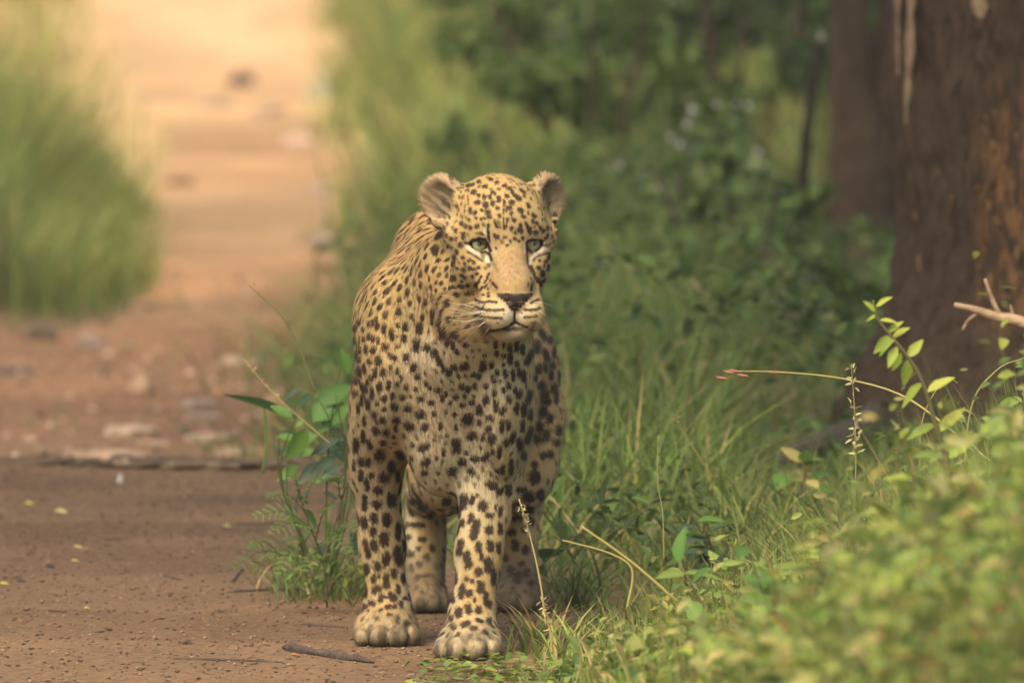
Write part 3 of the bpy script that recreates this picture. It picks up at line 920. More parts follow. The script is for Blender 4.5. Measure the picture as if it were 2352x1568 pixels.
rosette = set()
for i, r in spots:
    p, n, f = LV[i], LN[i], LF[i]
    big = LV[i, 1] > 0.45 and r > 0.006 and p[2] > 0.32
    leg = 0.09 < p[2] < 0.26
    e = rng.uniform(1.0, 1.25) if not leg else rng.uniform(1.1, 1.45)
    if inhead[i]: e = rng.uniform(1.05, 1.4)
    if p[1] > -0.02 and LPX[i] < 960 and LPY[i] < 760: e = rng.uniform(1.2, 1.8)
    a = rng.normal(0, 0.35)
    f2 = f * math.cos(a) + np.cross(n, f) * math.sin(a)
    g2 = np.cross(n, f2)
    hit = np.array([h[1] for h in kd.find_range(Vector(p), r * e * 2.0)])
    if not len(hit): continue
    hit = hit[(LN[hit] @ n) > 0.1]
    d = LV[hit] - p
    w = vnoise(LV[hit], 0.9 / r, 11) - 0.5
    w2 = vnoise(LV[hit], 380, 12) - 0.5
    q = np.sqrt((d @ f2 / (r * e)) ** 2 + (d @ g2 / (r / e ** 0.5)) ** 2) * (1 + 0.75 * w) + 0.28 * w2
    m = sstep(1.22, 0.80, q)
    if big and rng.random() < 0.7:
        m = m * np.maximum(0.25, 1 - sstep(0.62, 0.35, q))
    strength = rng.uniform(0.85, 1.0) if r > 0.0035 else rng.uniform(0.55, 0.95)
    SM[hit] = np.maximum(SM[hit], m * strength)
print('spots', len(spots))

# ---- face markings
K = 1.0
def stroke(pts, w, amt=1.0, col=None, soft=0.45, where=None):
    """a mark along pts (enlarged-face units), w = full width"""
    global LC, SM
    pts = np.asarray(pts, float)
    lo, hi = pts.min(0) - w * 2, pts.max(0) + w * 2
    ii = np.nonzero((facing if where is None else where) & (FX > lo[0]) & (FX < hi[0]) & (FY > lo[1]) & (FY < hi[1]))[0]
    if not len(ii): return
    X = np.stack([FX[ii], FY[ii]], 1)
    best = np.full(len(ii), 1e9)
    if len(pts) == 1: best = np.linalg.norm(X - pts[0], axis=1)
    for a, b in zip(pts[:-1], pts[1:]):
        ab = b - a
        t = np.clip(((X - a) @ ab) / (ab @ ab + 1e-9), 0, 1)
        best = np.minimum(best, np.linalg.norm(X - a - t[:, None] * ab, axis=1))
    n = (vnoise(LV[ii], 420, 21) - 0.5) * w * 0.45
    m = amt * sstep(w * 0.5 * (1 + soft), w * 0.5 * (1 - soft), best + n)
    if col is None:
        SM[ii] = np.maximum(SM[ii], m)
    else:
        LC[ii] = LC[ii] * (1 - m[:, None]) + np.asarray(col) * m[:, None]
        SM[ii] *= 1 - m * 0.9
def dots(text, amt=0.95, ox=1000.0, oy=400.0, sc=1568 / 480.0, where=None, grow=1.42):
    """x,y,w,h[,tilt] ... on an enlargement whose corner is (ox, oy) of the photograph, sc times as large"""
    kf = 1568 / 480.0 / sc
    for it in text.split():
        v = [float(q) for q in it.split(',')]
        x, y, w, h = ((v[0] / sc + ox) - 1000) * 1568 / 480, ((v[1] / sc + oy) - 400) * 1568 / 480, v[2] * kf, v[3] * kf; a = math.radians(v[4]) if len(v) > 4 else 0.0
        if w >= h: l, ww, dx, dy = w, h, math.cos(a), math.sin(a)
        else: l, ww, dx, dy = h, w, -math.sin(a), math.cos(a)
        k = max(0.0, (l - ww) / 2)
        stroke([(x - dx * k, y - dy * k), (x + dx * k, y + dy * k)] if k > 1 else [(x, y)], ww * grow, amt, None, 0.35, where)

dots('575,207,75,24,-12 645,180,34,24 692,218,44,26 603,265,44,30,-10 550,250,30,20 642,291,30,24 690,305,30,30 735,303,22,34 740,160,40,22 791,188,34,30 855,212,38,26 '
     '893,237,40,22 765,272,44,24,25 806,320,30,46 872,297,34,30 920,268,24,44,-30 757,352,34,44,20 702,370,40,46,20 632,350,50,28,-15 668,408,26,22 797,392,30,28 916,350,46,38,25 '
     '966,312,56,30,40 938,287,30,26 990,250,34,22,30 1015,268,26,26 720,425,46,36 730,468,40,34 574,415,34,40 612,436,24,44,25 895,390,32,40,-15 912,440,24,30 986,411,48,30,20 '
     '1007,465,46,28,35 932,490,34,26 1050,372,28,44,-35 1095,455,24,44,-35 850,350,16,60 845,420,14,50 868,400,12,60 880,490,22,34 812,455,24,34 845,500,14,70 660,485,22,18 690,480,24,18 '
     '625,475,24,20 565,495,22,26 505,520,26,34,20 537,547,26,38,25 576,560,26,30,20 627,545,26,40,40 455,578,26,34 380,622,20,32 420,647,34,26 456,652,22,34 518,622,26,60,-8 '
     '850,555,18,34 870,530,12,50 908,560,26,34 968,575,36,40 990,560,20,90,-8 1040,540,26,70,-25 1062,580,26,60,-10 1105,595,40,30,30 1150,560,24,44,-35 1120,520,20,44,-40 1085,500,22,34 '
     '940,600,24,26 792,632,44,26,12 855,632,34,20 772,615,22,34 900,665,22,28 875,700,20,18 940,645,26,22 1000,640,22,26 970,665,20,22 '
     '270,716,34,44 385,722,32,48 335,686,20,50 425,722,16,26 495,700,36,36 465,755,28,54 322,775,22,60 352,800,30,44 402,800,26,40 445,805,32,50,-15 512,800,28,30 430,855,36,44 '
     '392,872,32,54 345,900,34,70 300,890,30,60 255,810,32,90 245,870,28,50 465,888,24,26 520,900,34,40,-35 290,962,54,56 435,968,42,52 505,945,32,26 530,965,28,30,-30 505,990,24,22 '
     '555,1025,28,32 500,1035,50,30,15 440,1040,44,24,20 595,1088,22,34 560,1085,18,30 390,1045,50,30,40 470,1100,70,28,20 400,1165,30,60,15 175,1060,40,60 255,1085,30,44 '
     '570,822,36,24 603,838,24,30 530,850,24,34,-30 575,885,30,34 603,892,24,28 640,880,28,24 628,930,30,22,-20 595,950,24,28 660,960,18,40,30 700,985,14,60,35 640,1000,18,50,35 '
     '720,940,14,50,35 665,1050,16,50,35 620,1020,16,40,30 700,1030,14,44,35 '
     '1130,882,36,24 1085,900,18,90,-22 1105,960,18,60,-25 1165,930,32,50,-10 1125,985,22,40 1175,985,22,40 1210,880,22,60 1190,830,30,22 1140,820,26,20 1215,790,22,60 1150,1010,20,40 '
     '1160,660,30,20,30 1190,640,20,30 1175,700,60,22,5 1205,620,16,40 1170,580,26,34,-30 1205,560,16,40 '
     '680,1100,26,18 722,1085,18,18 720,1112,24,18 680,1195,20,14 765,1015,20,36,-40 785,1035,18,44,-40 1075,1035,16,70,8')

BODY = (LN @ (-fwd) > -0.05) & ~facing
dots('300,20,30,50 380,30,30,50 410,20,25,60 450,45,35,70 500,65,40,90 610,40,35,45 665,50,50,70 775,60,60,100 270,65,30,60 335,75,30,45 560,110,40,100 605,125,20,20 660,145,45,60 380,130,30,60 410,145,40,60 '
     '455,160,30,70 340,150,30,50 265,165,40,60 235,240,35,110 510,205,50,60 615,205,45,35 755,195,75,110 310,235,30,60 360,230,35,75 415,235,50,65 275,275,35,80 565,285,90,40,30 675,290,50,65 460,320,50,90 385,325,45,50 310,310,25,50 '
     '250,390,40,70 305,405,45,90,-15 345,380,35,90 735,370,55,75,20 495,410,50,60 430,415,40,90 400,450,50,50 555,370,30,35 610,400,35,60 275,480,55,60 345,535,55,80,-20 370,490,30,60 465,520,50,80 535,510,40,80,15 760,440,50,60,25 '
     '825,415,20,40 675,520,35,55 605,500,35,35 640,450,30,40 270,575,55,60 405,570,35,100 325,625,35,90 830,495,40,55 860,530,30,35 750,540,35,45 925,550,60,50 375,660,40,90 500,615,60,50 570,595,40,60 645,605,60,45 710,600,25,35 '
     '790,615,65,50 445,655,35,45 580,680,65,55 500,700,40,45 690,690,65,60 870,645,70,40 425,740,50,60 790,740,90,75,-20 300,690,30,100 490,780,60,50 600,785,70,55,20 700,830,85,65,20 345,790,30,90 820,840,80,60,-35 895,730,40,50 '
     '430,870,50,75,-15 515,880,70,60 595,850,30,60 580,915,30,40 985,580,30,50 1065,600,50,45 1020,650,35,40 960,610,30,60 1110,520,50,65 1160,540,45,60 1215,515,35,60 1300,515,40,50 1120,665,50,50 1190,645,45,40 1300,620,50,80 '
     '1370,565,40,70 1435,550,40,50 1480,515,45,70 1530,545,35,60 1480,620,50,70 1380,670,45,110 1250,700,60,80 1435,710,50,80,20 1330,765,75,50 1160,780,90,100,30 1250,800,40,50 1320,850,60,50 1425,830,40,110 1475,825,45,90 '
     '1190,905,100,75,-10 1345,930,70,90,30 1275,915,30,70,20 1070,985,75,125 815,995,100,65,-30 725,980,40,40 945,830,30,70 970,1035,30,70 985,720,30,40 1055,740,40,40 1065,840,30,50 830,1110,85,60,-25 715,1080,30,50 1115,1110,70,60 '
     '1215,1085,80,50 1300,1070,50,100,30 1350,1030,40,50 1405,1030,45,110,10 820,1200,60,50 1035,1180,70,80 1185,1180,60,60 900,900,20,40 1380,190,35,70 1440,195,25,50 1490,215,40,80 1545,205,40,90 1590,230,40,90 1490,305,50,90 '
     '1440,280,40,40 1545,340,40,55 1385,260,40,50 1280,355,60,80 1345,350,40,60 1455,420,45,80 1515,430,35,100 1565,410,40,80 1440,350,30,40 1390,410,40,45 1350,440,30,40 1365,475,40,40 1410,480,30,30 1205,430,50,40 1245,440,40,60 '
     '1270,380,50,60 1640,290,50,140,25 1600,440,40,100 965,105,70,80 1065,75,70,90 930,20,50,60 880,20,30,40 995,185,40,50 1040,200,35,70 1095,155,40,45 1140,195,50,40 1075,250,40,45 905,170,30,30 840,215,80,60,15 895,260,60,70,-20 935,320,50,90,-25 970,380,40,60 1010,410,50,70,20 1050,370,60,50 1130,360,90,60,-20 '
     '1700,205,60,120 1740,110,50,120,-30 1770,270,45,110,-20 1715,380,55,90 1765,365,40,80 1800,150,50,70 1835,250,40,90 1855,200,40,70 1880,310,30,80 1820,350,50,70 1740,510,70,80 1810,430,40,80 1835,530,60,80 1760,600,70,120 '
     '1750,720,80,100 1790,640,60,60 1850,600,40,120 1880,450,40,120 1690,450,40,60 1640,600,50,120,15 1600,700,50,120 1560,580,50,80 1540,690,40,100 1650,740,40,100 1590,830,40,100 1640,900,50,150,20 1720,830,60,100 1800,770,70,80 '
     '1870,860,50,80 1570,970,60,110 1510,920,50,110,20 1460,960,60,70,20 1600,1060,50,80 1770,900,60,110,20 1700,930,60,90 1850,960,60,70 1760,1060,80,60 1680,1130,60,60 1680,1230,90,110 1800,1050,60,60 1580,1330,90,50 1640,1400,90,50 '
     '1730,1370,60,90 1620,1480,60,80 280,980,55,130 335,910,35,110 385,970,40,90,-15 475,1060,90,100 320,1110,45,80 375,1110,50,80 320,1220,45,90 400,1215,50,55 505,1230,85,95,-20 370,1290,45,100,-15 460,1330,80,70,20 560,1150,60,110 '
     '610,1220,40,100 265,1140,25,100 490,960,50,50 630,1060,60,90,-25 1430,1170,40,80 1500,1150,40,130 1390,1180,50,40',
     0.97, 800, 800, 2195 / 700.0, BODY, 1.12)
dots('285,105,35,90 330,175,40,90,-10 410,215,60,55,20 450,125,75,85,-15 315,300,40,120 400,310,70,65,15 505,280,60,110 310,440,50,110,-10 380,405,60,80 470,415,60,100 550,500,40,130 375,505,45,75 450,555,70,110 330,620,40,150,-12 '
     '380,600,50,100,-20 465,695,55,100,10 550,670,65,150,-5 405,745,60,80 330,765,40,90 520,795,50,70 465,850,45,110 375,835,40,60 415,820,20,35 395,910,75,50,-35 550,905,35,70 585,830,30,80 430,970,50,70,30 510,960,75,60,20 '
     '365,1000,60,50 315,1025,40,40 480,1030,60,35 525,1025,35,35 600,970,40,35 570,1010,35,60 430,1050,30,30 400,1110,30,30 490,1085,40,25 545,1120,30,70 605,1150,45,50 340,1055,25,25 320,930,30,80 590,600,25,90 575,330,30,80 '
     '1210,175,90,60,15 1270,220,40,80,35 1325,210,50,90 1150,320,70,85,15 1070,280,40,80,20 1010,290,60,120,15 1110,245,25,40 980,360,30,90 1060,410,40,80,15 1000,440,40,60 1195,390,70,40 1270,360,40,80 1235,330,30,40 1090,490,60,150,12 '
     '1190,490,60,70 1270,480,40,90 1115,610,50,85 1200,600,60,90 985,610,45,130,10 1255,615,40,90 1040,700,60,130,-12 1185,740,60,120,-10 1115,785,60,70 1135,680,30,50 1030,835,40,40 1075,850,30,40 1130,890,60,90 950,830,40,90 '
     '1220,820,40,120 1000,920,50,110,10 1055,935,50,60 935,970,30,80 1165,970,40,100 1090,980,25,40 975,1070,50,80 1045,1045,50,80,-10 1115,1050,45,60 1190,1010,40,70 920,1110,40,50 940,1175,45,45 1025,1150,70,40,-15 1080,1180,60,35 '
     '1120,1125,60,30,20 1160,1205,50,40 1190,1130,40,50 670,290,90,40 720,330,80,50 680,455,120,40 625,540,50,50 720,555,60,35 640,660,60,50 695,620,40,40 750,680,50,50 700,730,55,60 645,755,35,60 690,820,40,40 790,620,40,60 '
     '780,380,60,60 890,290,70,60 1385,315,70,60 1470,350,70,60 1390,405,80,40 1350,505,60,50 1480,430,60,60 1375,600,50,90 1445,630,55,65 1415,725,50,50 1340,765,50,50 1450,785,50,60 1390,825,60,90 1310,690,40,50 1480,860,50,40 1470,255,90,80',
     0.97, 800, 1150, 1971 / 700.0, BODY, 1.12)
# deep brow marks above the eyes
stroke([(728, 528), (716, 565), (722, 610), (730, 660)], 26)
stroke([(690, 612), (660, 600), (625, 603)], 22, 0.9)
stroke([(772, 490), (780, 530), (792, 552), (822, 556)], 20)
stroke([(700, 545), (688, 585), (700, 615)], 16, 0.8, WHITE)
stroke([(1040, 535), (1052, 590)], 24)
# rims of the eyes
stroke([(530, 684), (575, 682), (600, 664), (650, 640), (695, 648), (722, 690), (738, 745)], 30)
stroke([(590, 700), (615, 742), (655, 758), (700, 752), (735, 770), (748, 815)], 24)
stroke([(1030, 690), (1045, 662), (1090, 652), (1135, 672), (1160, 700)], 26)
stroke([(1032, 690), (1042, 735), (1080, 758), (1125, 742), (1150, 710)], 22)
stroke([(1036, 740), (1040, 800), (1050, 860), (1072, 920)], 15, 0.75)
stroke([(740, 770), (760, 830), (790, 900)], 26, 0.35)
# pale streaks under the eyes and the dark lines below them
stroke([(545, 706), (585, 738), (630, 762), (680, 782), (712, 812), (722, 845)], 24, 0.95, WHITE)
stroke([(552, 752), (600, 778), (640, 802), (680, 830)], 17, 0.9)
stroke([(1190, 722), (1140, 748), (1095, 778), (1068, 810), (1060, 845)], 24, 0.95, WHITE)
stroke([(1210, 762), (1160, 775), (1115, 792), (1090, 820)], 20, 0.9)
stroke([(1018, 690), (1016, 760)], 14, 0.7, WHITE)
stroke([(770, 715), (780, 760)], 20, 0.6, CREAM)
# nose pad, philtrum, mouth
NB = np.array([0.022, 0.016, 0.015])
for y0, xa, xb in ((1098, 800, 1072), (1112, 812, 1066), (1130, 832, 1054), (1150, 852, 1032), (1172, 878, 1008), (1195, 898, 985), (1218, 915, 962)):
    stroke([(xa, y0), (xb, y0)], 24, 1.0, NB, 0.3)
stroke([(795, 1092), (812, 1105)], 16, 1.0, NB); stroke([(1075, 1094), (1060, 1108)], 16, 1.0, NB)
stroke([(938, 1220), (936, 1270), (934, 1318)], 20, 1.0, NB)
stroke([(934, 1318), (900, 1350), (850, 1376), (790, 1392), (735, 1392)], 22, 1.0, NB)
stroke([(936, 1318), (965, 1335), (1000, 1350), (1040, 1368)], 20, 1.0, NB)
stroke([(870, 1388), (925, 1378), (985, 1378)], 34, 0.85, NB)
stroke([(690, 1340), (720, 1385), (690, 1400)], 70, 0.72, np.array([0.05, 0.042, 0.030]), 0.6)
stroke([(650, 1300), (680, 1330)], 50, 0.5, np.array([0.05, 0.042, 0.030]), 0.7)
stroke([(1090, 1330), (1075, 1380)], 46, 0.7, np.array([0.05, 0.042, 0.030]), 0.6)
# rows of dots where the whiskers grow
for row, w in (([(615, 1140), (650, 1156), (690, 1160), (735, 1154), (785, 1160)], 18), ([(615, 1200), (660, 1215), (700, 1225), (760, 1228), (845, 1222)], 21),
               ([(620, 1268), (665, 1276), (720, 1282), (775, 1288), (832, 1294)], 18), ([(1070, 1166), (1105, 1150), (1135, 1138)], 18),
               ([(1015, 1225), (1060, 1226), (1100, 1220), (1140, 1208)], 20), ([(1015, 1282), (1060, 1284), (1115, 1272)], 18)):
    stroke(row, w * 1.3, 0.92)
dots('850,1255,12,12 880,1262,12,10 845,1235,12,10 985,1240,10,10 1000,1255,10,10 800,1330,12,14 850,1310,10,10 690,1178,16,12 660,1240,14,12', 0.8)

# small marks in the gaps that are left
plain = (facing & (bump2(FX, FY, 905, 890, 150, 220) > 0.3)) | (facing & (FY > 1060) & (FX > 560)) | bare | paws | (~inhead & (LPX > 945) & (LPX < 1000) & (LPY > 800) & (LPY < 900) & (LV[:, 1] < 0.1))
eyec = np.array([e[0] for e in EYES])
nf = 0
for i in cand[rng.integers(0, len(cand), 16000)]:
    if not traced[i] or plain[i] or SM[i] > 0.02: continue
    p = LV[i]
    if np.linalg.norm(eyec - p, axis=1).min() < 0.026: continue
    s = 0.0043 if inhead[i] else (0.0072 if p[2] > 0.26 else 0.0085)
    near = [h[1] for h in kd.find_range(Vector(p), s)]
    if SM[near].max() > 0.15: continue
    r = s * (rng.uniform(0.62, 0.92) if inhead[i] else rng.uniform(0.42, 0.62))
    near = np.array([h[1] for h in kd.find_range(Vector(p), r * 2.2)])
    d = LV[near] - p
    q = np.sqrt((d @ LF[i] / (r * 1.25)) ** 2 + (d @ np.cross(LN[i], LF[i]) / (r * 0.9)) ** 2) * (1 + 0.7 * (vnoise(LV[near], 0.9 / r, 15) - 0.5))
    SM[near] = np.maximum(SM[near], sstep(1.25, 0.75, q) * rng.uniform(0.6, 0.95)); nf += 1
print('gap marks', nf)
# freckles and grey flecks on the bridge of the nose
br_ = facing * bump2(FX, FY, 905, 850, 150, 260)
LC = LC * (1 - 0.30 * br_ * sstep(0.50, 0.72, vnoise(LV, 330, 61)))[:, None]
LC = mixc(LC, np.array([0.31, 0.27, 0.20]), 0.35 * br_ * sstep(0.55, 0.75, vnoise(LV, 210, 62)))
LC = LC * (0.90 + 0.20 * vnoise(LV * np.array([1, 1, 0.5]), 420, 63))[:, None]
SM = np.clip(SM, 0, 1)
LC = LC * (1 - SM[:, None]) + DARK * SM[:, None]
# soil rubbed into the toes, and painted shade on the hind paws
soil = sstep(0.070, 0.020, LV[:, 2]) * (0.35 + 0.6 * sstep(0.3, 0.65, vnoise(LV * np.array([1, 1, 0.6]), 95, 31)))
soil = np.maximum(soil, 0.62 * sstep(0.11, 0.06, LV[:, 2]) * (LV[:, 1] > 0.55))  # hind paws darkened evenly, their shade painted into the colour
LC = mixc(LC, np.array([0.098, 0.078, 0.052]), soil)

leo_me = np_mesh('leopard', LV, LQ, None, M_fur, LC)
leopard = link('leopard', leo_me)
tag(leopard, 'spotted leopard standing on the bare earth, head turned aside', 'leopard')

# ---- eyes
def eye_material():
    m, nt, N, L, P = new_mat('eye')
    tc = N.new('ShaderNodeTexCoord')
    sp = N.new('ShaderNodeSeparateXYZ'); L.new(tc.outputs['Object'], sp.inputs[0])
    cx = N.new('ShaderNodeCombineXYZ'); L.new(sp.outputs['X'], cx.inputs['X']); L.new(sp.outputs['Z'], cx.inputs['Y'])
    ln = N.new('ShaderNodeVectorMath'); ln.operation = 'LENGTH'; L.new(cx.outputs[0], ln.inputs[0])
    r = N.new('ShaderNodeMath'); r.operation = 'DIVIDE'; r.inputs[1].default_value = EYE_R / 100; L.new(ln.outputs['Value'], r.inputs[0])
    cr = N.new('ShaderNodeValToRGB'); L.new(r.outputs[0], cr.inputs[0])
    e = cr.color_ramp.elements
    e[0].position, e[0].color = 0.0, (0.006, 0.006, 0.005, 1)
    e[1].position, e[1].color = 1.0, (0.02, 0.014, 0.01, 1)
    for p, c in ((0.20, (0.008, 0.008, 0.006)), (0.25, (0.24, 0.22, 0.09)), (0.45, (0.44, 0.42, 0.20)), (0.68, (0.34, 0.32, 0.14)), (0.76, (0.03, 0.022, 0.015))):
        x = e.new(p); x.color = (*c, 1)
    L.new(cr.outputs[0], P.inputs['Base Color'])
    P.inputs['Roughness'].default_value = 0.35
    P.inputs['Coat Weight'].default_value = 0.7
    P.inputs['Coat Roughness'].default_value = 0.03
    return m
M_eye = eye_material()
def uv_sphere(name, r, mat, seg=28, rings=16):
    bm = bmesh.new()
    bmesh.ops.create_uvsphere(bm, u_segments=seg, v_segments=rings, radius=r)
    me = bpy.data.meshes.new(name); bm.to_mesh(me); bm.free()
    for p in me.polygons: p.use_smooth = True
    me.materials.append(mat)
    return me
eye_me = uv_sphere('eye', EYE_R / 100, M_eye)
for c, look, u, v in EYES:
    o = link('eye', eye_me, leopard)
    gaze = look + np.array([0.10, 0, 0.10]); gaze /= np.linalg.norm(gaze)
    xx = np.cross(-gaze, np.array([0, 0, 1.0])); xx /= np.linalg.norm(xx)
    zz = np.cross(xx, -gaze)
    o.matrix_local = Matrix(np.column_stack([xx, -gaze, zz]).tolist()).to_4x4()
    o.location = Vector(c)

# ---- fur: fine hairs combed along the body, each in the colour of the skin under it
T3 = np.concatenate([LQ[:, [0, 1, 2]], LQ[:, [0, 2, 3]]])
e1, e2 = LV[T3[:, 1]] - LV[T3[:, 0]], LV[T3[:, 2]] - LV[T3[:, 0]]
fn = np.cross(e1, e2)
area = np.linalg.norm(fn, axis=1)
wt = area * np.where(fn[:, 1] / (area + 1e-12) < 0.35, 1.0, 0.35)
hx = HLOC[T3[:, 0]]
wt *= np.where(inhead[T3[:, 0]], 1.7, 1.0)
NH = 230000
ti = rng.choice(len(T3), NH, p=wt / wt.sum())
b1, b2 = rng.random(NH), rng.random(NH)
sw = b1 + b2 > 1; b1[sw], b2[sw] = 1 - b1[sw], 1 - b2[sw]
A, B, C = T3[ti].T
def bary(X): return X[A] * (1 - b1 - b2)[:, None] + X[B] * b1[:, None] + X[C] * b2[:, None]
HP, HN, HC, HF = bary(LV), bary(LN), bary(LC), bary(LF)
HN /= np.linalg.norm(HN, axis=1)[:, None] + 1e-9
hhl = (HP - HO) @ HR * 100
hin = inhead[A]
keep = np.ones(NH, bool)
for c, look, u, v in EYES:
    keep &= np.linalg.norm(HP - c, axis=1) > 0.0185
keep &= np.linalg.norm((hhl - np.array([0, -6, -8.6])) / np.array([2.9, 2.5, 2.0]), axis=1) > 1
keep &= ~((np.abs(hhl[:, 0]) < 5) & (hhl[:, 1] < -2.5) & (np.abs(hhl[:, 2] + 12.9) < 0.9))
HP, HN, HC, HF, hhl, hin = (q[keep] for q in (HP, HN, HC, HF, hhl, hin))
n = len(HP)
length = np.where(HP[:, 2] < 0.26, 0.0065, 0.0085)
length = np.where(HP[:, 2] < 0.06, 0.0085, length)
length = np.where(hin, 0.0052, length)
length = np.where(hin & (hhl[:, 1] < 0), 0.0032, length)
length = np.where(hin & (hhl[:, 2] < -7) & (hhl[:, 1] > 3), 0.011, length)
earh = hin & (hhl[:, 2] > 4) & (np.abs(hhl[:, 0]) > 6.4) & (hhl[:, 1] > 5)
length = np.where(earh, 0.0085, length)
length = length * rng.uniform(0.6, 1.25, n)
lift = np.where(HP[:, 2] < 0.06, rng.uniform(0.1, 0.45, n), np.where(earh, rng.uniform(0.3, 0.9, n), rng.uniform(0.06, 0.26, n)))[:, None]
jit = rng.normal(0, 0.13, (n, 3))
d1 = HF + HN * lift + jit; d1 /= np.linalg.norm(d1, axis=1)[:, None]
d2 = d1 + HN * -0.10 + rng.normal(0, 0.10, (n, 3)); d2 /= np.linalg.norm(d2, axis=1)[:, None]
side = np.cross(d1, HN); side /= np.linalg.norm(side, axis=1)[:, None] + 1e-9
wd = (0.00042 * rng.uniform(0.7, 1.3, n))[:, None]
root = HP - HN * 0.0004
mid = HP + d1 * (length * 0.55)[:, None]
tip = mid + d2 * (length * 0.45)[:, None]
V5 = np.stack([root - side * wd, root + side * wd, mid + side * wd * 0.7, mid - side * wd * 0.7, tip], 1).reshape(-1, 3)
base = np.arange(n)[:, None] * 5
HC2 = HC * np.where(HP[:, 2] < 0.06, rng.uniform(0.6, 1.45, n), rng.uniform(0.86, 1.12, n))[:, None]
C5 = np.repeat(HC2, 5, axis=0)
N5 = np.repeat(HN * 0.9 + d1 * 0.15, 5, axis=0)
N5 /= np.linalg.norm(N5, axis=1)[:, None]
fur = link('fur', np_mesh('fur', V5, base + np.array([[0, 1, 2, 3]]), base + np.array([[3, 2, 4]]), M_fur, C5, True, N5), leopard)
fur['kind'] = 'stuff'

# ---- whiskers and brow bristles
M_white = attr_mat('whisker_white', 0.4, 0.4)
def hair_px(pts, r=0.00029):
    w = [at(1000 * 0.91875 + x / (1568 / 480.0) * 0.91875, 400 * 0.91875 + y / (1568 / 480.0) * 0.91875, yy) for x, y, yy in pts]
    g = Geo(); p = curve_pts(w, 9)
    tube(g, p, np.linspace(r, r * 0.35, 9), 4, (0.60, 0.56, 0.45))
    link('whisker', g.mesh('whisker', M_white), leopard)
for (x0, y0), (x1, y1), sag in (((640, 1215), (395, 1165), -10), ((690, 1228), (390, 1240), 20), ((730, 1230), (400, 1275), 10), ((660, 1275), (440, 1330), 15), ((700, 1285), (400, 1300), 25),
                                ((760, 1290), (500, 1400), 10), ((720, 1290), (560, 1440), 0), ((770, 1232), (420, 1210), 24), ((640, 1160), (430, 1190), 0), ((800, 1295), (640, 1470), 0),
                                ((1110, 1222), (1230, 1300), -10), ((1090, 1282), (1200, 1390), -8), ((1100, 1160), (1240, 1190), -8)):
    s = 1 if x1 < x0 else -1
    hair_px([(x0, y0, -0.293), ((x0 + x1) / 2, (y0 + y1) / 2 + sag, -0.30), (x1, y1, -0.27)])
# ------------------------------------------------------------------ where a line of sight meets the terrain
def ground_at(px, py, y0=-6.0, y1=80.0):
    ys = np.concatenate([np.arange(y0, 12, 0.02), np.arange(12, y1, 0.2)])
    d = fwd * FPX + right * (px - W0 / 2) + up * (H0 / 2 - py)
    P = CAM[None] + d[None] * ((ys - CAM[1]) / d[1])[:, None]
    i = np.argmax(P[:, 2] < terrain(P[:, 0], ys))
    return np.array([P[i, 0], ys[i], terrain(P[i, 0], ys[i])], float)

def field(n, xr, yr, ok):
    """n random points on the ground inside a box, kept where ok(x, y) gives a chance"""
    x = rng.uniform(*xr, n); y = rng.uniform(*yr, n)
    k = rng.random(n) < ok(x, y)
    x, y = x[k], y[k]
    return np.stack([x, y, terrain(x, y) - 0.004], 1)

def clumpy(x, y, sc, seed, lo=0.35, hi=0.6): return sstep(lo, hi, noise2(x, y, sc, seed))

def in_view(x, y, m=0.15):
    half = (W0 / 2) / FPX * (y + 18)
    return (np.abs(x) < half + m)

# ------------------------------------------------------------------ grass of the right verge
g = Geo()
def ok(x, y):
    e = x - track_right(y)
    foot = (np.abs(x + 0.06) < 0.17) & (y > -0.35) & (y < 1.0)       # trodden bare where the leopard stands
    return in_view(x, y) * sstep(-0.05, 0.25, e) * (0.25 + 0.75 * clumpy(x, y, 3.0, 51)) * ~foot
b = field(42000, (-0.2, 1.3), (-4.6, 2.0), ok)
e = b[:, 0] - track_right(b[:, 1])
blades(g, b, (0.05 + 0.10 * sstep(0.0, 0.6, e)) * rng.uniform(0.5, 1.5, len(b)), rng.uniform(0.0022, 0.005, len(b)), rng.uniform(0, 6.28, len(b)), rng.uniform(0, 0.5, len(b)), rng.uniform(0.1, 0.9, len(b)), pick(GREEN + YELLOWG[:2] + STRAW[:2], len(b), [.17, .17, .13, .15, .1, .1, .08, .06, .04]))
b = field(46000, (-0.5, 1.7), (1.6, 13.0), lambda x, y: in_view(x, y) * sstep(0.0, 0.25, x - track_right(y)) * (0.3 + 0.7 * clumpy(x, y, 1.6, 52)))
rootside = 1 - 0.68 * sstep(0.26, 0.42, b[:, 0] - 0.02 * b[:, 1]) * sstep(0.9, 1.6, b[:, 1])
blades(g, b, 0.19 * rootside * rng.uniform(0.5, 1.7, len(b)), rng.uniform(0.003, 0.007, len(b)), rng.uniform(0, 6.28, len(b)), rng.uniform(0, 0.4, len(b)), rng.uniform(0.1, 0.9, len(b)), pick(GREEN + YELLOWG[:2] + STRAW[:1], len(b), [.2, .2, .15, .15, .1, .08, .06, .06]) * (0.65 + 0.7 * noise2(b[:, 0], b[:, 1], 3.5, 93))[:, None])
tag(link('verge_grass', g.mesh('verge_grass', M_grass)), kind='stuff')

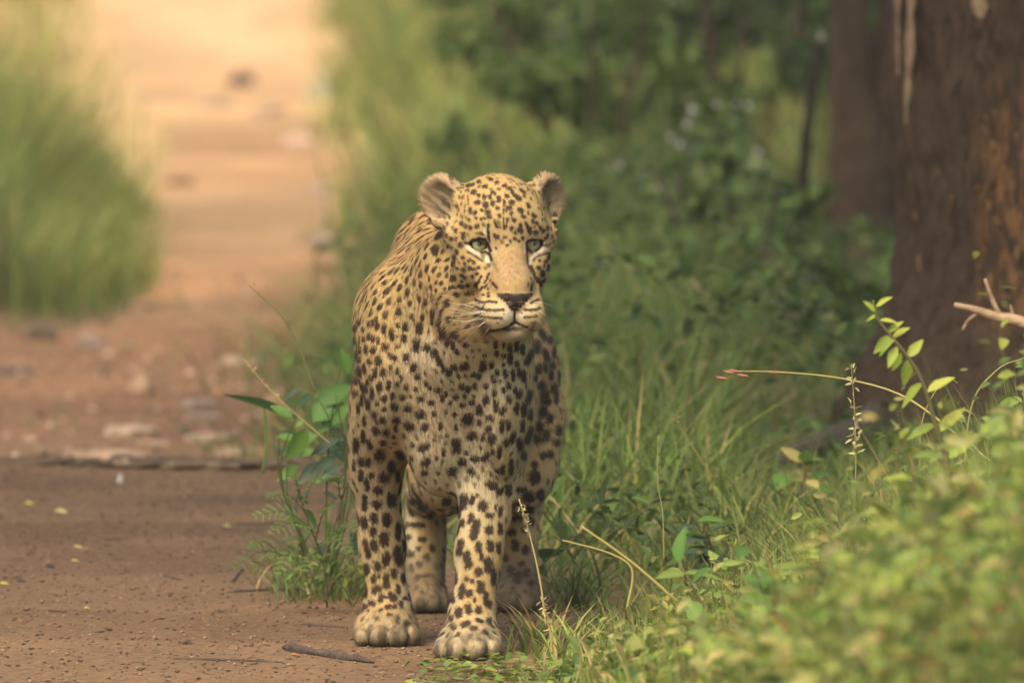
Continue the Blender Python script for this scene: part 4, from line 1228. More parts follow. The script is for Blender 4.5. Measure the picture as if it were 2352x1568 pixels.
g = Geo()
b = field(90000, (-1.6, 3.2), (12.0, 62.0), lambda x, y: in_view(x, y, 0.4) * sstep(0.0, 0.3, x - track_right(y) + 0.25 * (noise2(x, y, 0.6, 55) - 0.5)) * (0.35 + 0.65 * clumpy(x, y, 0.9, 53)))
blades(g, b, 0.28 * rng.uniform(0.4, 1.7, len(b)), rng.uniform(0.006, 0.012, len(b)), rng.uniform(0, 6.28, len(b)), rng.uniform(0, 0.4, len(b)), rng.uniform(0.1, 0.8, len(b)), pick(YELLOWG + GREEN[1:] + STRAW[:1], len(b)) * (0.6 + 0.8 * noise2(b[:, 0], b[:, 1] * 0.4, 2.2, 92))[:, None])
tag(link('far_verge_grass', g.mesh('far_verge_grass', M_grass)), kind='stuff')

# the same grass carries on to the right of the photograph
g = Geo()
b = field(42000, (1.0, 7.0), (-7.0, 45.0), lambda x, y: ~in_view(x, y, 0.3) * (0.3 + 0.7 * clumpy(x, y, 1.0, 95)))
blades(g, b, 0.24 * rng.uniform(0.4, 1.7, len(b)), rng.uniform(0.006, 0.013, len(b)), rng.uniform(0, 6.28, len(b)), rng.uniform(0, 0.4, len(b)), rng.uniform(0.1, 0.8, len(b)), pick(GREEN + DARKG[:2], len(b)))
tag(link('outer_grass', g.mesh('outer_grass', M_grass)), kind='stuff')
# tall grass on the left bank
g = Geo()
b = field(40000, (-2.3, -0.7), (11.2, 18.0), lambda x, y: in_view(x, y, 0.4) * sstep(0.0, 0.18, track_left(y) - x + 0.25 * (noise2(x, y, 1.2, 57) - 0.5)) * (0.35 + 0.65 * clumpy(x, y, 1.5, 54)))
edge = sstep(0.0, 0.5, track_left(b[:, 1]) - b[:, 0])
blades(g, b, (0.12 + 0.24 * edge) * (0.6 + 0.8 * noise2(b[:, 0], b[:, 1], 2.2, 77)) * rng.uniform(0.35, 1.6, len(b)), rng.uniform(0.003, 0.007, len(b)), rng.uniform(0, 6.28, len(b)), rng.uniform(0, 0.3, len(b)), rng.uniform(0.1, 0.7, len(b)), pick(GREEN + YELLOWG + STRAW[:2], len(b), [.12, .12, .06, .13, .13, .10, .09, .05, .07, .07, .06]) * (0.55 + 0.9 * noise2(b[:, 0], b[:, 1] * 0.6, 3.0, 91))[:, None])
tag(link('tall_grass', g.mesh('tall_grass', M_grass)), kind='stuff')
g = Geo()
b = field(70000, (-5.5, -0.9), (17.0, 75.0), lambda x, y: in_view(x, y, 0.5) * sstep(0.0, 0.5, track_left(y) - x + 0.7 * (noise2(x, y, 0.5, 58) - 0.5)) * (0.16 + 0.6 * clumpy(x, y, 0.7, 56, 0.4, 0.7)) * (1 - 0.5 * sstep(30, 48, y)))
blades(g, b, 0.24 * rng.uniform(0.4, 1.6, len(b)), rng.uniform(0.006, 0.012, len(b)), rng.uniform(0, 6.28, len(b)), rng.uniform(0, 0.4, len(b)), rng.uniform(0.1, 0.8, len(b)), pick(YELLOWG + STRAW, len(b)))
tag(link('far_left_grass', g.mesh('far_left_grass', M_grass)), kind='stuff')
# sparse tufts on the track itself
g = Geo()
b = field(2600, (-2.5, 0.0), (5.2, 40.0), lambda x, y: in_view(x, y) * clumpy(x, y, 1.1, 59, 0.62, 0.75) * ((x > track_left(y)) & (x < track_right(y))))
blades(g, b, 0.05 * rng.uniform(0.5, 1.8, len(b)), 0.005, rng.uniform(0, 6.28, len(b)), 0.4, 0.6, pick(GREEN, len(b)))
b = field(5000, (-0.75, 0.05), (4.6, 12.0), lambda x, y: np.exp(-((x - track_right(y)) / 0.16) ** 2) * (0.25 + 0.75 * clumpy(x, y, 2.2, 60)))
blades(g, b, 0.12 * rng.uniform(0.4, 1.7, len(b)), rng.uniform(0.003, 0.008, len(b)), rng.uniform(0, 6.28, len(b)), 0.4, 0.6, pick(GREEN + STRAW[:1], len(b)))
b = field(9000, (-0.62, 0.15), (1.0, 12.0), lambda x, y: sstep(-0.20, 0.02, x - track_right(y)) * (0.3 + 0.7 * clumpy(x, y, 2.0, 67)))
blades(g, b, 0.15 * rng.uniform(0.4, 1.7, len(b)), rng.uniform(0.003, 0.008, len(b)), rng.uniform(0, 6.28, len(b)), 0.4, 0.6, pick(GREEN + STRAW[:1], len(b)))
b = field(5200, (-0.62, 0.15), (1.0, 12.0), lambda x, y: sstep(-0.16, 0.02, x - track_right(y)) * clumpy(x, y, 2.0, 68))
m_ = len(b); b[:, 2] += rng.uniform(0.02, 0.26, m_)
leaves(g, b, unit(m_), unit(m_, 1.2), rng.uniform(.02, .05, m_), rng.uniform(.01, .022, m_), pick(GREEN + DARKG[:2], m_))
tag(link('track_tufts', g.mesh('track_tufts', M_grass)), kind='stuff')

# ------------------------------------------------------------------ low leafy weeds: a tangle of small leaves
g = Geo()
def weeds(n, xr, yr, ok, hmax, Ls, cols, p=None):
    b = field(n, xr, yr, ok)
    m = len(b)
    h = hmax(b[:, 0], b[:, 1]) * rng.random(m) ** 0.55
    pos = b + np.stack([rng.normal(0, 0.012, m), rng.normal(0, 0.012, m), h], 1)
    d = unit(m, 0.2); d[:, 2] *= 0.6
    leaves(g, pos, d, unit(m, 1.6), rng.uniform(*Ls, m), rng.uniform(*Ls, m) * 0.42, pick(cols, m, p))
def fore_h(x, y):           # the weeds rise from the trodden edge towards the right and towards the camera
    px = W0 / 2 + x * FPX / (y + 18)
    row = np.interp(px, [1150, 1300, 1600, 1850, 2100, 2380], [1600, 1520, 1410, 1310, 1120, 940]) + 110 * (noise2(x, y, 3.2, 61) - 0.5) + 120 * sstep(-1.2, -4.5, y)
    z = CAM[2] - (CAM[2] - (1500 - row) / 1500) * (y + 18) / 18
    return np.clip(z - terrain(x, y), 0.03, 0.75)
okw = lambda x, y: in_view(x, y) * sstep(0.0, 0.22, x - track_right(y) - 0.02) * (0.3 + 0.7 * clumpy(x, y, 2.4, 62)) * ~((np.abs(x + 0.06) < 0.20) & (y > -0.4) & (y < 1.1))
weeds(30000, (0.0, 1.15), (-5.2, 0.6), okw, lambda x, y: 0.82 * fore_h(x, y), (0.014, 0.042), GREEN + YELLOWG + STRAW[:1] + DARKG[:2] + [(0.40, 0.21, 0.08)], [.10, .13, .06, .10, .08, .12, .09, .10, .06, .045, .05, .05, .015])
weeds(9000, (0.0, 1.4), (0.4, 4.2), lambda x, y: okw(x, y), lambda x, y: (0.08 + 0.08 * noise2(x, y, 2, 63)) * (1 - 0.6 * sstep(0.30, 0.42, x)), (0.016, 0.042), GREEN + DARKG)
weeds(14000, (-0.3, 1.8), (4.0, 13.0), lambda x, y: in_view(x, y) * sstep(0.05, 0.35, x - track_right(y)) * clumpy(x, y, 1.3, 64), lambda x, y: (0.20 + 0.22 * noise2(x, y, 1.2, 65)) * (1 - 0.7 * sstep(0.55, 0.72, x)), (0.02, 0.055), GREEN + DARKG)
weeds(6500, (0.12, 0.95), (-5.2, -2.4), lambda x, y: okw(x, y) * sstep(0.15, 0.4, x), lambda x, y: 1.05 * fore_h(x, y), (0.03, 0.055), YELLOWG + GREEN[2:] + [(0.40, 0.21, 0.08), (0.34, 0.27, 0.10)], [.20, .20, .15, .12, .09, .09, .09, .015, .045])
# leafy stems standing out of the tangle
bs = field(2300, (0.06, 1.15), (-5.0, 0.5), lambda x, y: okw(x, y) * sstep(0.05, 0.3, x - track_right(y)))
hs = fore_h(bs[:, 0], bs[:, 1]) * rng.uniform(0.35, 1.05, len(bs)) * (1 + 0.35 * (rng.random(len(bs)) < 0.25)) + 0.02
STEMC = pick(YELLOWG * 2 + GREEN[1:] + [(0.30, 0.25, 0.06), (0.24, 0.28, 0.05)], len(bs), None, 0.12)
for q in range(12):
    u = (q + rng.random(len(bs))) / 12
    lean_ = np.stack([np.cos(np.arange(len(bs)) * 2.4), np.sin(np.arange(len(bs)) * 2.4), np.zeros(len(bs))], 1) * (0.16 * hs * u ** 2)[:, None]
    pos = bs + lean_ + np.array([0, 0, 1.0]) * (hs * (0.35 + 0.65 * u))[:, None]
    a = np.arange(len(bs)) * 1.3 + q * 2.4 + rng.normal(0, .4, len(bs))
    d = np.stack([np.cos(a), np.sin(a), rng.uniform(-0.5, 1.0, len(bs))], 1)
    L = rng.uniform(0.020, 0.046, len(bs)) * (1.15 - 0.5 * u)
    leaves(g, pos, d, np.array([0, -0.3, 0.8]) + rng.normal(0, .65, (len(bs), 3)), L, L * rng.uniform(.3, .5, len(bs)), STEMC * rng.uniform(0.8, 1.2, (len(bs), 1)))
aa = np.arange(len(bs)) * 2.4
blades(g, bs, hs, 0.0035, aa, 0.0, 0.16, pick([(0.16, 0.13, 0.05), (0.13, 0.15, 0.045)], len(bs)))
bw = field(15000, (0.02, 1.15), (-5.0, 1.2), okw)
hw_ = fore_h(bw[:, 0], bw[:, 1]) * rng.uniform(0.7, 1.25, len(bw))
blades(g, bw, hw_ + 0.02, rng.uniform(0.0018, 0.0042, len(bw)), rng.uniform(0, 6.28, len(bw)), rng.uniform(0, .25, len(bw)), rng.uniform(0, .4, len(bw)), pick(GREEN[1:] + YELLOWG + STRAW, len(bw), [.12, .1, .14, .12, .1, .08, .1, .08, .06, .06, .04]))
tag(link('low_weeds', g.mesh('low_weeds', M_leaf)), kind='stuff')
# clover-like ground cover at the near edge of the grass
g = Geo()
for px in np.linspace(975, 1330, 60):
    p = ground_at(px + rng.normal(0, 12), rng.uniform(1525, 1590))
    k = 5
    pos = p + np.stack([rng.normal(0, 0.012, k), rng.normal(0, 0.02, k), rng.uniform(0.004, 0.02, k)], 1)
    leaves(g, pos, unit(k) * np.array([1, 1, 0.2]), unit(k, 4), rng.uniform(0.012, 0.02, k), rng.uniform(0.010, 0.016, k), pick(YELLOWG[:2] + GREEN[:2], k), 0.08)
tag(link('ground_cover', g.mesh('ground_cover', M_leaf)), kind='stuff')

# ------------------------------------------------------------------ shrubs of the background
def shrub(x, y, w, h, n, size, cols, label, name='shrub', stems=5):
    z = float(terrain(x, y))
    r = empty(name, (x, y, z), label, 'shrub', 'shrubs behind the leopard on the right')
    for k in range(stems):
        g = Geo()
        a = rng.uniform(0, 6.28); d = np.array([math.cos(a), math.sin(a), 0])
        s0 = np.array([x, y, z - 0.03]) + d * 0.03
        tube(g, curve_pts([s0, s0 + d * w * 0.3 + np.array([0, 0, h * 0.45]), s0 + d * w * 0.65 + np.array([0, 0, h * 0.9])], 8), np.linspace(0.014, 0.004, 8), 6, (0.07, 0.05, 0.035), 0.1, k)
        part('stem', g, M_wood, r)
    crown('foliage', (x, y, z + h * 0.52), (w, w, h * 0.52), n, size, cols, r, max(14, n // 120))
    return r
SH = [(0.22, 13.2, .42, .75, 'low pale green shrub right of the leopard\'s raised ear, nearest of the background shrubs', GREEN[:4], 2600, .045),
      (0.62, 14.6, .45, 1.00, 'dark shrub left of the dead stem, behind the small whitish leaf glints', DARKG, 3000, .05),
      (0.98, 15.5, .5, 1.2, 'dark shrub in the gap between the dead stem and the forked trunk', DARKG + GREEN[:1], 3000, .05),
      (0.30, 18.0, .55, 1.2, 'dense dark shrub at the top, right of centre', DARKG, 3200, .055),
      (0.08, 22.0, .5, 1.35, 'mid green shrub at the top centre, at the edge of the open grass', GREEN[:3] + DARKG[:2], 3000, .06),
      (0.75, 21.0, .6, 1.5, 'dark bushy shrub at the top beside the blurred brown trunk', DARKG, 3200, .06),
      (0.40, 27.0, .75, 1.8, 'tall yellow green shrub high at the top, right of centre', GREEN[:3] + YELLOWG[:2], 3400, .075),
      (1.25, 24.0, .9, 2.2, 'tall dark shrub at the top just left of the forked trunk', DARKG, 3800, .07),
      (1.75, 19.0, .7, 1.8, 'dark shrub closing the gap behind the forked trunk', DARKG, 3000, .06)]
for x, y, w, h, lab, cols, n, size in SH: shrub(x, y, w, h, n, size, cols, lab)
# a low sapling with broad leaves between grass and trunk
shrub(0.52, 8.5, .26, .42, 700, .05, GREEN[:3] + DARKG[:1], 'low broad leaved bush in the green grass, between leopard and trunks', 'bush', 4)
shrub(0.66, 7.4, .16, .30, 500, .045, GREEN[:2] + DARKG[:2], 'small dark leaved bush at the foot of the forked trunk', 'bush', 4)
# the wood beyond
g = Geo(); n = 26000
p = np.stack([rng.uniform(-1.2, 9, n), rng.uniform(30, 46, n), rng.uniform(0, 5, n)], 1)
p[:, 0] += 1.2 + 0.03 * (p[:, 1] - 30)
k = (rng.random(n) < clumpy(p[:, 0], p[:, 2] + p[:, 1] * 0.3, 0.9, 70, 0.3, 0.6)) & (p[:, 2] < 0.4 + 2.2 * np.clip(p[:, 0] - 0.2, 0, 2))
p = p[k]
leaves(g, p, unit(len(p)), unit(len(p), 0.8), rng.uniform(0.08, 0.16, len(p)), rng.uniform(0.05, 0.09, len(p)), pick(DARKG + GREEN[:2], len(p)))
tag(link('far_wood', g.mesh('far_wood', M_leaf)), kind='stuff')

# leaf glints modelled as small pale flowers, on a plant right of the leopard
M_glint = attr_mat('glint_petal', 0.6, 0.3, 0.3)
def glint_mesh(r):
    g = Geo()
    for k in range(5):
        a = k * 2 * math.pi / 5
        leaves(g, np.zeros((1, 3)), np.array([[math.cos(a), math.sin(a), 0.35]]), np.array([[0, 0, 1.0]]), r, r * 0.75, np.array([[0.46, 0.45, 0.48]]))
    V = np.array([[math.cos(t) * r * .18, math.sin(t) * r * .18, r * .12] for t in np.linspace(0, 6.28, 7)[:6]] + [[0, 0, r * .2]])
    g.add(V, None, [[i, (i + 1) % 6, 6] for i in range(6)], (0.5, 0.4, 0.08))
    return g.mesh('glint_flower', M_glint)
GLINTS = [(1590, 268), (1578, 286), (1540, 315), (1562, 332), (1605, 340), (1600, 350), (1690, 238), (1685, 285), (1720, 245), (1715, 374), (1752, 380), (1420, 380), (1470, 398), (1515, 405), (1530, 402), (1640, 400), (1510, 432), (1670, 435), (1700, 452), (1608, 512), (1372, 466), (1740, 350), (1645, 240), (1590, 250), (1705, 500)]
fx = float(at(1620, 560, 10.5)[0])
fl = empty('glint_plant', (fx, 10.5, float(terrain(fx, 10.5))), 'leafy plant dotted with small whitish leaf glints modelled as flowers, between leopard and dead stem', 'plant')
fm = [glint_mesh(0.0080), glint_mesh(0.0105)]
glf = Geo()
for i, (px, py) in enumerate(GLINTS):
    y = 10.5 + rng.uniform(-0.5, 0.5)
    p = at(px, py, y)
    o = link('glint_flower', fm[i % 2]); o.parent = fl
    q = Vector((rng.normal(0, .3), -1.0, 0.5 + rng.normal(0, .2))).normalized().to_track_quat('Z', 'Y')
    o.matrix_local = Matrix.Translation(Vector(p) - fl.location) @ q.to_matrix().to_4x4()
    b0 = np.array([p[0] * 0.6 + fx * 0.4 + rng.normal(0, 0.05), y + rng.normal(0, .05), float(terrain(p[0], y))])
    st = curve_pts([b0, b0 * 0.35 + p * 0.65 + rng.normal(0, .02, 3), p - np.array([0, 0, 0.004])], 9)
    gst = Geo(); tube(gst, st, np.linspace(0.004, 0.0015, 9), 5, (0.06, 0.09, 0.03)); part('stem', gst, M_leaf, fl)
    k = 14
    pos = st[rng.integers(1, 8, k)] + rng.normal(0, 0.012, (k, 3))
    leaves(glf, pos, unit(k, 0.2), unit(k, 1.2), rng.uniform(0.03, 0.06, k), rng.uniform(0.014, 0.026, k), pick(GREEN[:3] + DARKG, k))
part('foliage', glf, M_leaf, fl)['kind'] = 'stuff'

# ------------------------------------------------------------------ plants with leaves one can pick apart
def leaf_mesh(wid=0.42, col=(0.1, 0.16, 0.03), curl=0.12, name='leaf'):
    """unit-length leaf along +Y, five cross sections, folded on the midrib"""
    t = np.array([0.0, 0.14, 0.38, 0.66, 0.88, 1.0]); wv = np.array([0.03, 0.62, 1.0, 0.74, 0.3, 0.0]) * wid * 0.5
    V, Q, C = [], [], []
    for y, w in zip(t, wv):
        z = -curl * y * y
        V += [(-w, y, z + w * 0.35), (0, y, z), (w, y, z + w * 0.35)]
        C += [np.array(col), np.array(col) * 1.15 + 0.01, np.array(col)]
    for i in range(5):
        for j in range(2): Q.append((3 * i + j, 3 * i + j + 1, 3 * i + j + 4, 3 * i + j + 3))
    g = Geo(); g.add(V, Q, None, np.array(C))
    return g.mesh(name, M_leaf)
def put_leaf(parent, me, p, d, n, L, name='leaf'):
    d = np.asarray(d, float); d = d / np.linalg.norm(d)
    s = np.cross(d, n); s /= np.linalg.norm(s) + 1e-9
    u = np.cross(s, d)
    o = link(name, me); o.parent = parent
    o.matrix_local = Matrix.Translation(Vector(np.asarray(p, float)) - (parent.location if parent.type == 'EMPTY' else Vector())) @ Matrix((np.column_stack([s, d, u]) * L).tolist()).to_4x4()
    return o
LM = {k: [leaf_mesh(w, c, cu) for w, c, cu in v] for k, v in dict(
    broad=[(0.52, (0.075, 0.175, 0.030), .12), (0.48, (0.060, 0.140, 0.028), .2), (0.55, (0.110, 0.215, 0.038), .05)],
    dark=[(0.42, (0.040, 0.085, 0.040), .1), (0.40, (0.050, 0.080, 0.050), .2)],
    lime=[(0.44, (0.24, 0.31, 0.045), .12), (0.42, (0.175, 0.255, 0.040), .2), (0.46, (0.29, 0.32, 0.05), .05)],
    weed=[(0.40, (0.135, 0.20, 0.040), .15), (0.36, (0.105, 0.165, 0.034), .2), (0.44, (0.175, 0.22, 0.05), .05), (0.38, (0.25, 0.22, 0.06), .2)],
    dry=[(0.45, (0.46, 0.22, 0.07), .5), (0.40, (0.40, 0.24, 0.10), .7)], fallen=[(0.5, (0.46, 0.44, 0.10), .3), (0.42, (0.50, 0.44, 0.16), .4)]).items()}
def any_of(k): return LM[k][rng.integers(len(LM[k]))]

# broad leaved plant against the leopard's shoulder (photo left)
gb = ground_at(700, 1120)
gb = np.array([float(at(748, 1150, 1.1)[0]), 1.1, 0.0]); gb[2] = float(terrain(gb[0], gb[1]))
bp = empty('leafy_plant', gb, 'broad leaved green plant on the track edge, touching the leopard\'s shoulder at its left', 'plant')
tips = [(790, 800), (728, 905), (690, 930), (745, 960), (665, 1020), (760, 1030), (700, 1090), (800, 985), (640, 985), (770, 900)]
for i, (px, py) in enumerate(tips):
    p = at(px, py, 1.1 + rng.uniform(-.06, .06))
    g = Geo(); tube(g, curve_pts([gb, gb * 0.45 + p * 0.55 + np.array([rng.normal(0, .03) + 0.03 * (1 if px > 740 else -1), 0, 0.02]), p], 8), np.linspace(0.0022, 0.0009, 8), 5, (0.08, 0.12, 0.03)); part('stem', g, M_leaf, bp)
BL = [((797, 860), (787, 795), .050, 'broad'), ((700, 945), (672, 918), .052, 'broad'), ((725, 930), (800, 885), .085, 'broad'), ((790, 950), (735, 985), .060, 'broad'), ((720, 965), (790, 940), .06, 'broad'),
      ((672, 960), (618, 925), .05, 'broad'), ((730, 1000), (640, 1040), .080, 'broad'), ((705, 985), (655, 1058), .07, 'broad'), ((800, 1020), (720, 1040), .062, 'dark'), ((780, 1010), (725, 1030), .07, 'dark'),
      ((770, 1050), (715, 1085), .06, 'dark'), ((740, 1060), (690, 1100), .07, 'dark'), ((790, 1070), (735, 1100), .07, 'dark'), ((690, 1070), (640, 1100), .05, 'broad'), ((800, 930), (770, 965), .05, 'broad'), ((745, 915), (722, 960), .05, 'broad'),
      ((760, 985), (800, 1005), .05, 'dark'), ((680, 1010), (640, 1000), .04, 'broad')]
for (a, b_, L, k) in BL:
    y = 1.1 + rng.uniform(-.08, .06)
    p, q = at(*a, y), at(*b_, y - rng.uniform(-0.02, 0.03))
    put_leaf(bp, any_of(k), p, q - p, np.array([rng.normal(0, .5), -0.7, 0.7]), L * 0.9)
for i in range(44):
    py_ = rng.uniform(890, 1290); p = at(rng.uniform(650 + max(0, py_ - 1150) * .5, 825), py_, 1.2)
    put_leaf(bp, any_of('dark' if i % 3 else 'broad'), p, unit(1)[0] * np.array([1, .4, .5]), np.array([rng.normal(0, .4), -.6, .8]), rng.uniform(.020, .042))

# feathery seedling in front of it
gf = ground_at(735, 1215); gf = np.array([float(at(752, 1300, 0.75)[0]), 0.75, 0.0]); gf[2] = float(terrain(gf[0], gf[1]))
fp = empty('feathery_plant', gf, 'feathery fine leaved seedling spreading low over the soil left of the leopard', 'plant')
def frond(a, b, y0, y1, wid, col, mat=None):
    p, q = at(*a, y0), at(*b, y1)
    pts = curve_pts([p, (p + q) / 2 + np.array([0, 0, 0.015]), q], 16)
    g = Geo(); tube(g, pts, np.linspace(0.0010, 0.0005, 16), 4, (0.10, 0.15, 0.045))
    for i in range(1, 16, 2):
        t = pts[i] - pts[i - 1]; t /= np.linalg.norm(t)
        for s in (-1, 1):
            sd = np.cross(t, np.array([0, -0.6, 0.8])) * s
            w = wid * rng.uniform(.75, 1.15) * math.sin(math.pi * (0.12 + 0.86 * i / 16)) ** 0.7
            m = 9
            u = np.linspace(0.08, 1, m)[:, None]
            dr = sd * 0.85 + t * 0.5
            ps = pts[i] + dr * w * u + np.array([0, 0, -0.10]) * w * u ** 2
            for e in (-1, 1):
                leaves(g, ps, np.tile(t * 0.8 + sd * 0.3 * e + np.array([0, 0, .25 * e]), (m, 1)), np.tile([0, -.5, .85], (m, 1)), 0.0042, 0.0013, pick([col], m, None, .3))
    part('frond', g, M_leaf, fp)
FG = (0.125, 0.230, 0.060)
for pts in ([(752, 1395), (742, 1290), (715, 1215), (690, 1150)], [(744, 1290), (765, 1220), (785, 1140)], [(742, 1285), (690, 1272), (640, 1276)]):
    g = Geo(); tube(g, curve_pts([at(*q, 0.74) for q in pts], 12), np.linspace(0.0020, 0.0010, 12), 5, (0.10, 0.075, 0.045)); part('stem', g, M_wood, fp)
for a, b_, w in (((712, 1208), (592, 1183), .026), ((700, 1175), (625, 1140), .026), ((692, 1155), (668, 1095), .024), ((720, 1222), (640, 1215), .028), ((695, 1160), (740, 1098), .024), ((770, 1205), (815, 1150), .026), ((782, 1150), (770, 1090), .024), ((785, 1145), (822, 1105), .024),
                 ((765, 1225), (830, 1215), .026), ((660, 1275), (540, 1300), .024), ((645, 1276), (575, 1255), .022), ((680, 1273), (640, 1312), .020), ((700, 1274), (668, 1240), .024), ((640, 1276), (590, 1312), .020), ((730, 1250), (800, 1262), .026), ((742, 1285), (700, 1305), .022), ((725, 1235), (760, 1160), .028), ((735, 1262), (690, 1205), .026)):
    frond(a, b_, 0.75, 0.75 - rng.uniform(-0.05, 0.14), w, np.array(FG) * rng.uniform(.75, 1.2))

# yellow green sprig arching in front of the thick trunk
sb = np.array([float(at(2180, 1100, -1.4)[0]), -1.4, 0.0]); sb[2] = float(terrain(sb[0], sb[1]))
sp = empty('leafy_sprig', sb, 'tall yellow green sprig with pointed leaves bending in front of the thick trunk', 'plant')
g = Geo()
stem_px = [(2200, 1300), (2190, 1120), (2150, 980), (2120, 880), (2085, 820), (2045, 770), (2015, 730), (2005, 690)]
sprig = curve_pts([sb] + [at(px, py, -1.4) for px, py in stem_px], 40)
tube(g, sprig, np.linspace(0.0042, 0.0016, 40), 6, (0.14, 0.13, 0.05))
part('stem', g, M_leaf, sp)
for (a, b_, L) in (((2012, 705), (2035, 690), .030), ((2010, 715), (1985, 690), .024), ((2015, 725), (1990, 735), .020), ((2020, 735), (2045, 738), .026), ((2040, 765), (2068, 740), .028), ((2045, 770), (2022, 795), .036), ((2050, 775), (2075, 760), .03),
                   ((2055, 780), (2030, 800), .036), ((2060, 795), (2045, 830), .034), ((2085, 820), (2110, 790), .036), ((2085, 825), (2080, 868), .040), ((2070, 810), (2050, 850), .03), ((2120, 880), (2090, 910), .05), ((2130, 900), (2165, 880), .045), ((2150, 975), (2110, 990), .05), ((2160, 990), (2200, 950), .05),
                   ((2170, 1040), (2130, 1060), .05), ((2180, 1050), (2225, 1010), .055), ((2190, 1110), (2150, 1120), .05), ((2195, 1120), (2240, 1090), .05)):
    y = -1.4 + rng.uniform(-.04, .04); p, q = at(*a, y), at(*b_, y + rng.uniform(-.01, .01))
    put_leaf(sp, any_of('lime'), p, q - p, np.array([rng.normal(0, .5), -.6, .8]), L)

# leafy weeds of the near corner
def weed(px, py_top, y, n, spread, label, kinds=('weed',), L=(0.03, 0.06)):
    p1 = at(px, py_top, y); b = np.array([p1[0] + rng.normal(0, .03), y, 0.0]); b[2] = float(terrain(b[0], b[1]))
    w = empty('leafy_weed', b, label, 'plant', 'leafy weeds in the near corner')
    ns = 4
    H = p1[2] - b[2]
    for k in range(ns):
        g = Geo()
        tip = p1 + np.array([rng.normal(0, spread), rng.normal(0, spread), -abs(rng.normal(0, H * 0.22)) if k else 0])
        st = curve_pts([b, b * .5 + tip * .5 + np.array([rng.normal(0, spread * .3), 0, H * .06]), tip], 14)
        tube(g, st, np.linspace(0.0035, 0.0012, 14), 5, (0.16, 0.12, 0.055)); part('stem', g, M_leaf, w)
        for j in range(n // ns):
            q = st[rng.integers(3, 14)]
            d = unit(1)[0]; d[2] = abs(d[2]) * 0.5 - 0.1
            put_leaf(w, any_of(kinds[rng.integers(len(kinds))]), q, d, np.array([rng.normal(0, .4), -.5 + rng.normal(0, .3), .9]), rng.uniform(*L))
    return w
for a in ((2300, 985, -2.6, 44, .07, 'bright leafy weed below the bare branch at the right edge', ('weed', 'lime')),
          (2200, 1050, -2.2, 44, .08, 'leafy weed with lime leaves at the foot of the thick trunk', ('weed', 'lime')),
          (2070, 1130, -1.9, 40, .07, 'leafy weed beside the dry grass clump, below the arching sprig', ('weed', 'weed', 'lime')),
          (2310, 1180, -3.4, 48, .08, 'blurred leafy weed against the right edge, under the bright weed', ('weed',)),
          (2160, 1250, -3.2, 44, .08, 'blurred leafy weed with an orange leaf at its top, right of the bottom centre', ('weed', 'weed', 'dry')),
          (1990, 1260, -2.6, 40, .07, 'blurred weed between the dry grass clump and the bottom right corner', ('weed',)),
          (1850, 1230, -1.8, 36, .06, 'mid green weed carrying a curled orange leaf, right of the long straw stalk', ('weed', 'broad')),
          (2290, 1370, -4.4, 48, .07, 'most blurred leafy weed in the bottom right corner', ('weed', 'lime')),
          (2080, 1400, -4.0, 44, .08, 'blurred yellowish weed at the bottom, left of the corner', ('weed', 'weed', 'lime')),
          (1880, 1400, -3.2, 40, .07, 'blurred weed at the bottom edge, below the end of the straw stalk', ('weed',)),
          (1700, 1300, -1.2, 34, .05, 'low green weed right beside the long straw stalk', ('weed', 'broad')),
          (1620, 1180, 0.4, 34, .05, 'low dark green weed behind the long straw stalk', ('broad', 'dark')),
          (1830, 1060, 1.6, 30, .05, 'small leafy weed in front of the surface root', ('broad', 'weed')),
          (1700, 1460, -2.6, 34, .06, 'pale weed at the bottom edge, right of the leopard\'s paws', ('weed', 'lime')),
          (1480, 1490, -1.4, 30, .05, 'short pale weed at the bottom edge just right of the leopard\'s front paw', ('weed',))): weed(*a)
# curled dry leaves held up by the weeds
for px, py, y, L, lab in ((1865, 1320, -2.0, .055, 'long orange dry leaf standing in the weeds right of the straw stalk'), (2075, 1240, -2.6, .055, 'long tan dry leaf left of a smaller one, below the arching sprig'), (2110, 1240, -2.7, .035, 'small tan dry leaf right of the long tan one'),
                          (2240, 1240, -3.0, .04, 'rusty dry leaf in the weeds near the right edge'), (2150, 1530, -4.4, .06, 'largest blurred orange dry leaf at the bottom edge'), (1775, 1490, -2.4, .045, 'orange dry leaf low in the weeds, below the straw stalk'),
                          (1935, 1375, -2.8, .03, 'small pale orange dry leaf in the middle of the weeds'), (2185, 1380, -3.8, .04, 'blurred brown dry leaf above the largest one'), (2060, 1350, -3.6, .035, 'small rusty dry leaf midway up the blurred weeds'), (1640, 1480, -1.6, .03, 'dry leaf nearest to the leopard\'s paws')):
    p = at(px, py, y)
    o = put_leaf(empty('dry_leaf', p, lab, 'leaf', 'dry leaves caught in the weeds'), any_of('dry'), p, unit(1)[0] + np.array([0, 0, -.8]), np.array([0, -1, .3]), L, 'blade')
# a clump of dry straw right of centre
g = Geo(); c = ground_at(1945, 1200, -2, 3); n = 150
blades(g, c + np.stack([rng.normal(0, .03, n), rng.normal(0, .03, n), np.zeros(n)], 1), rng.uniform(.05, .13, n), 0.004, rng.uniform(0, 6.28, n), rng.uniform(.2, 1.1, n), .6, pick(STRAW, n))
tag(link('straw_clump', g.mesh('straw_clump', M_straw)), 'pale clump of dead straw among the green weeds right of centre', 'dead grass')

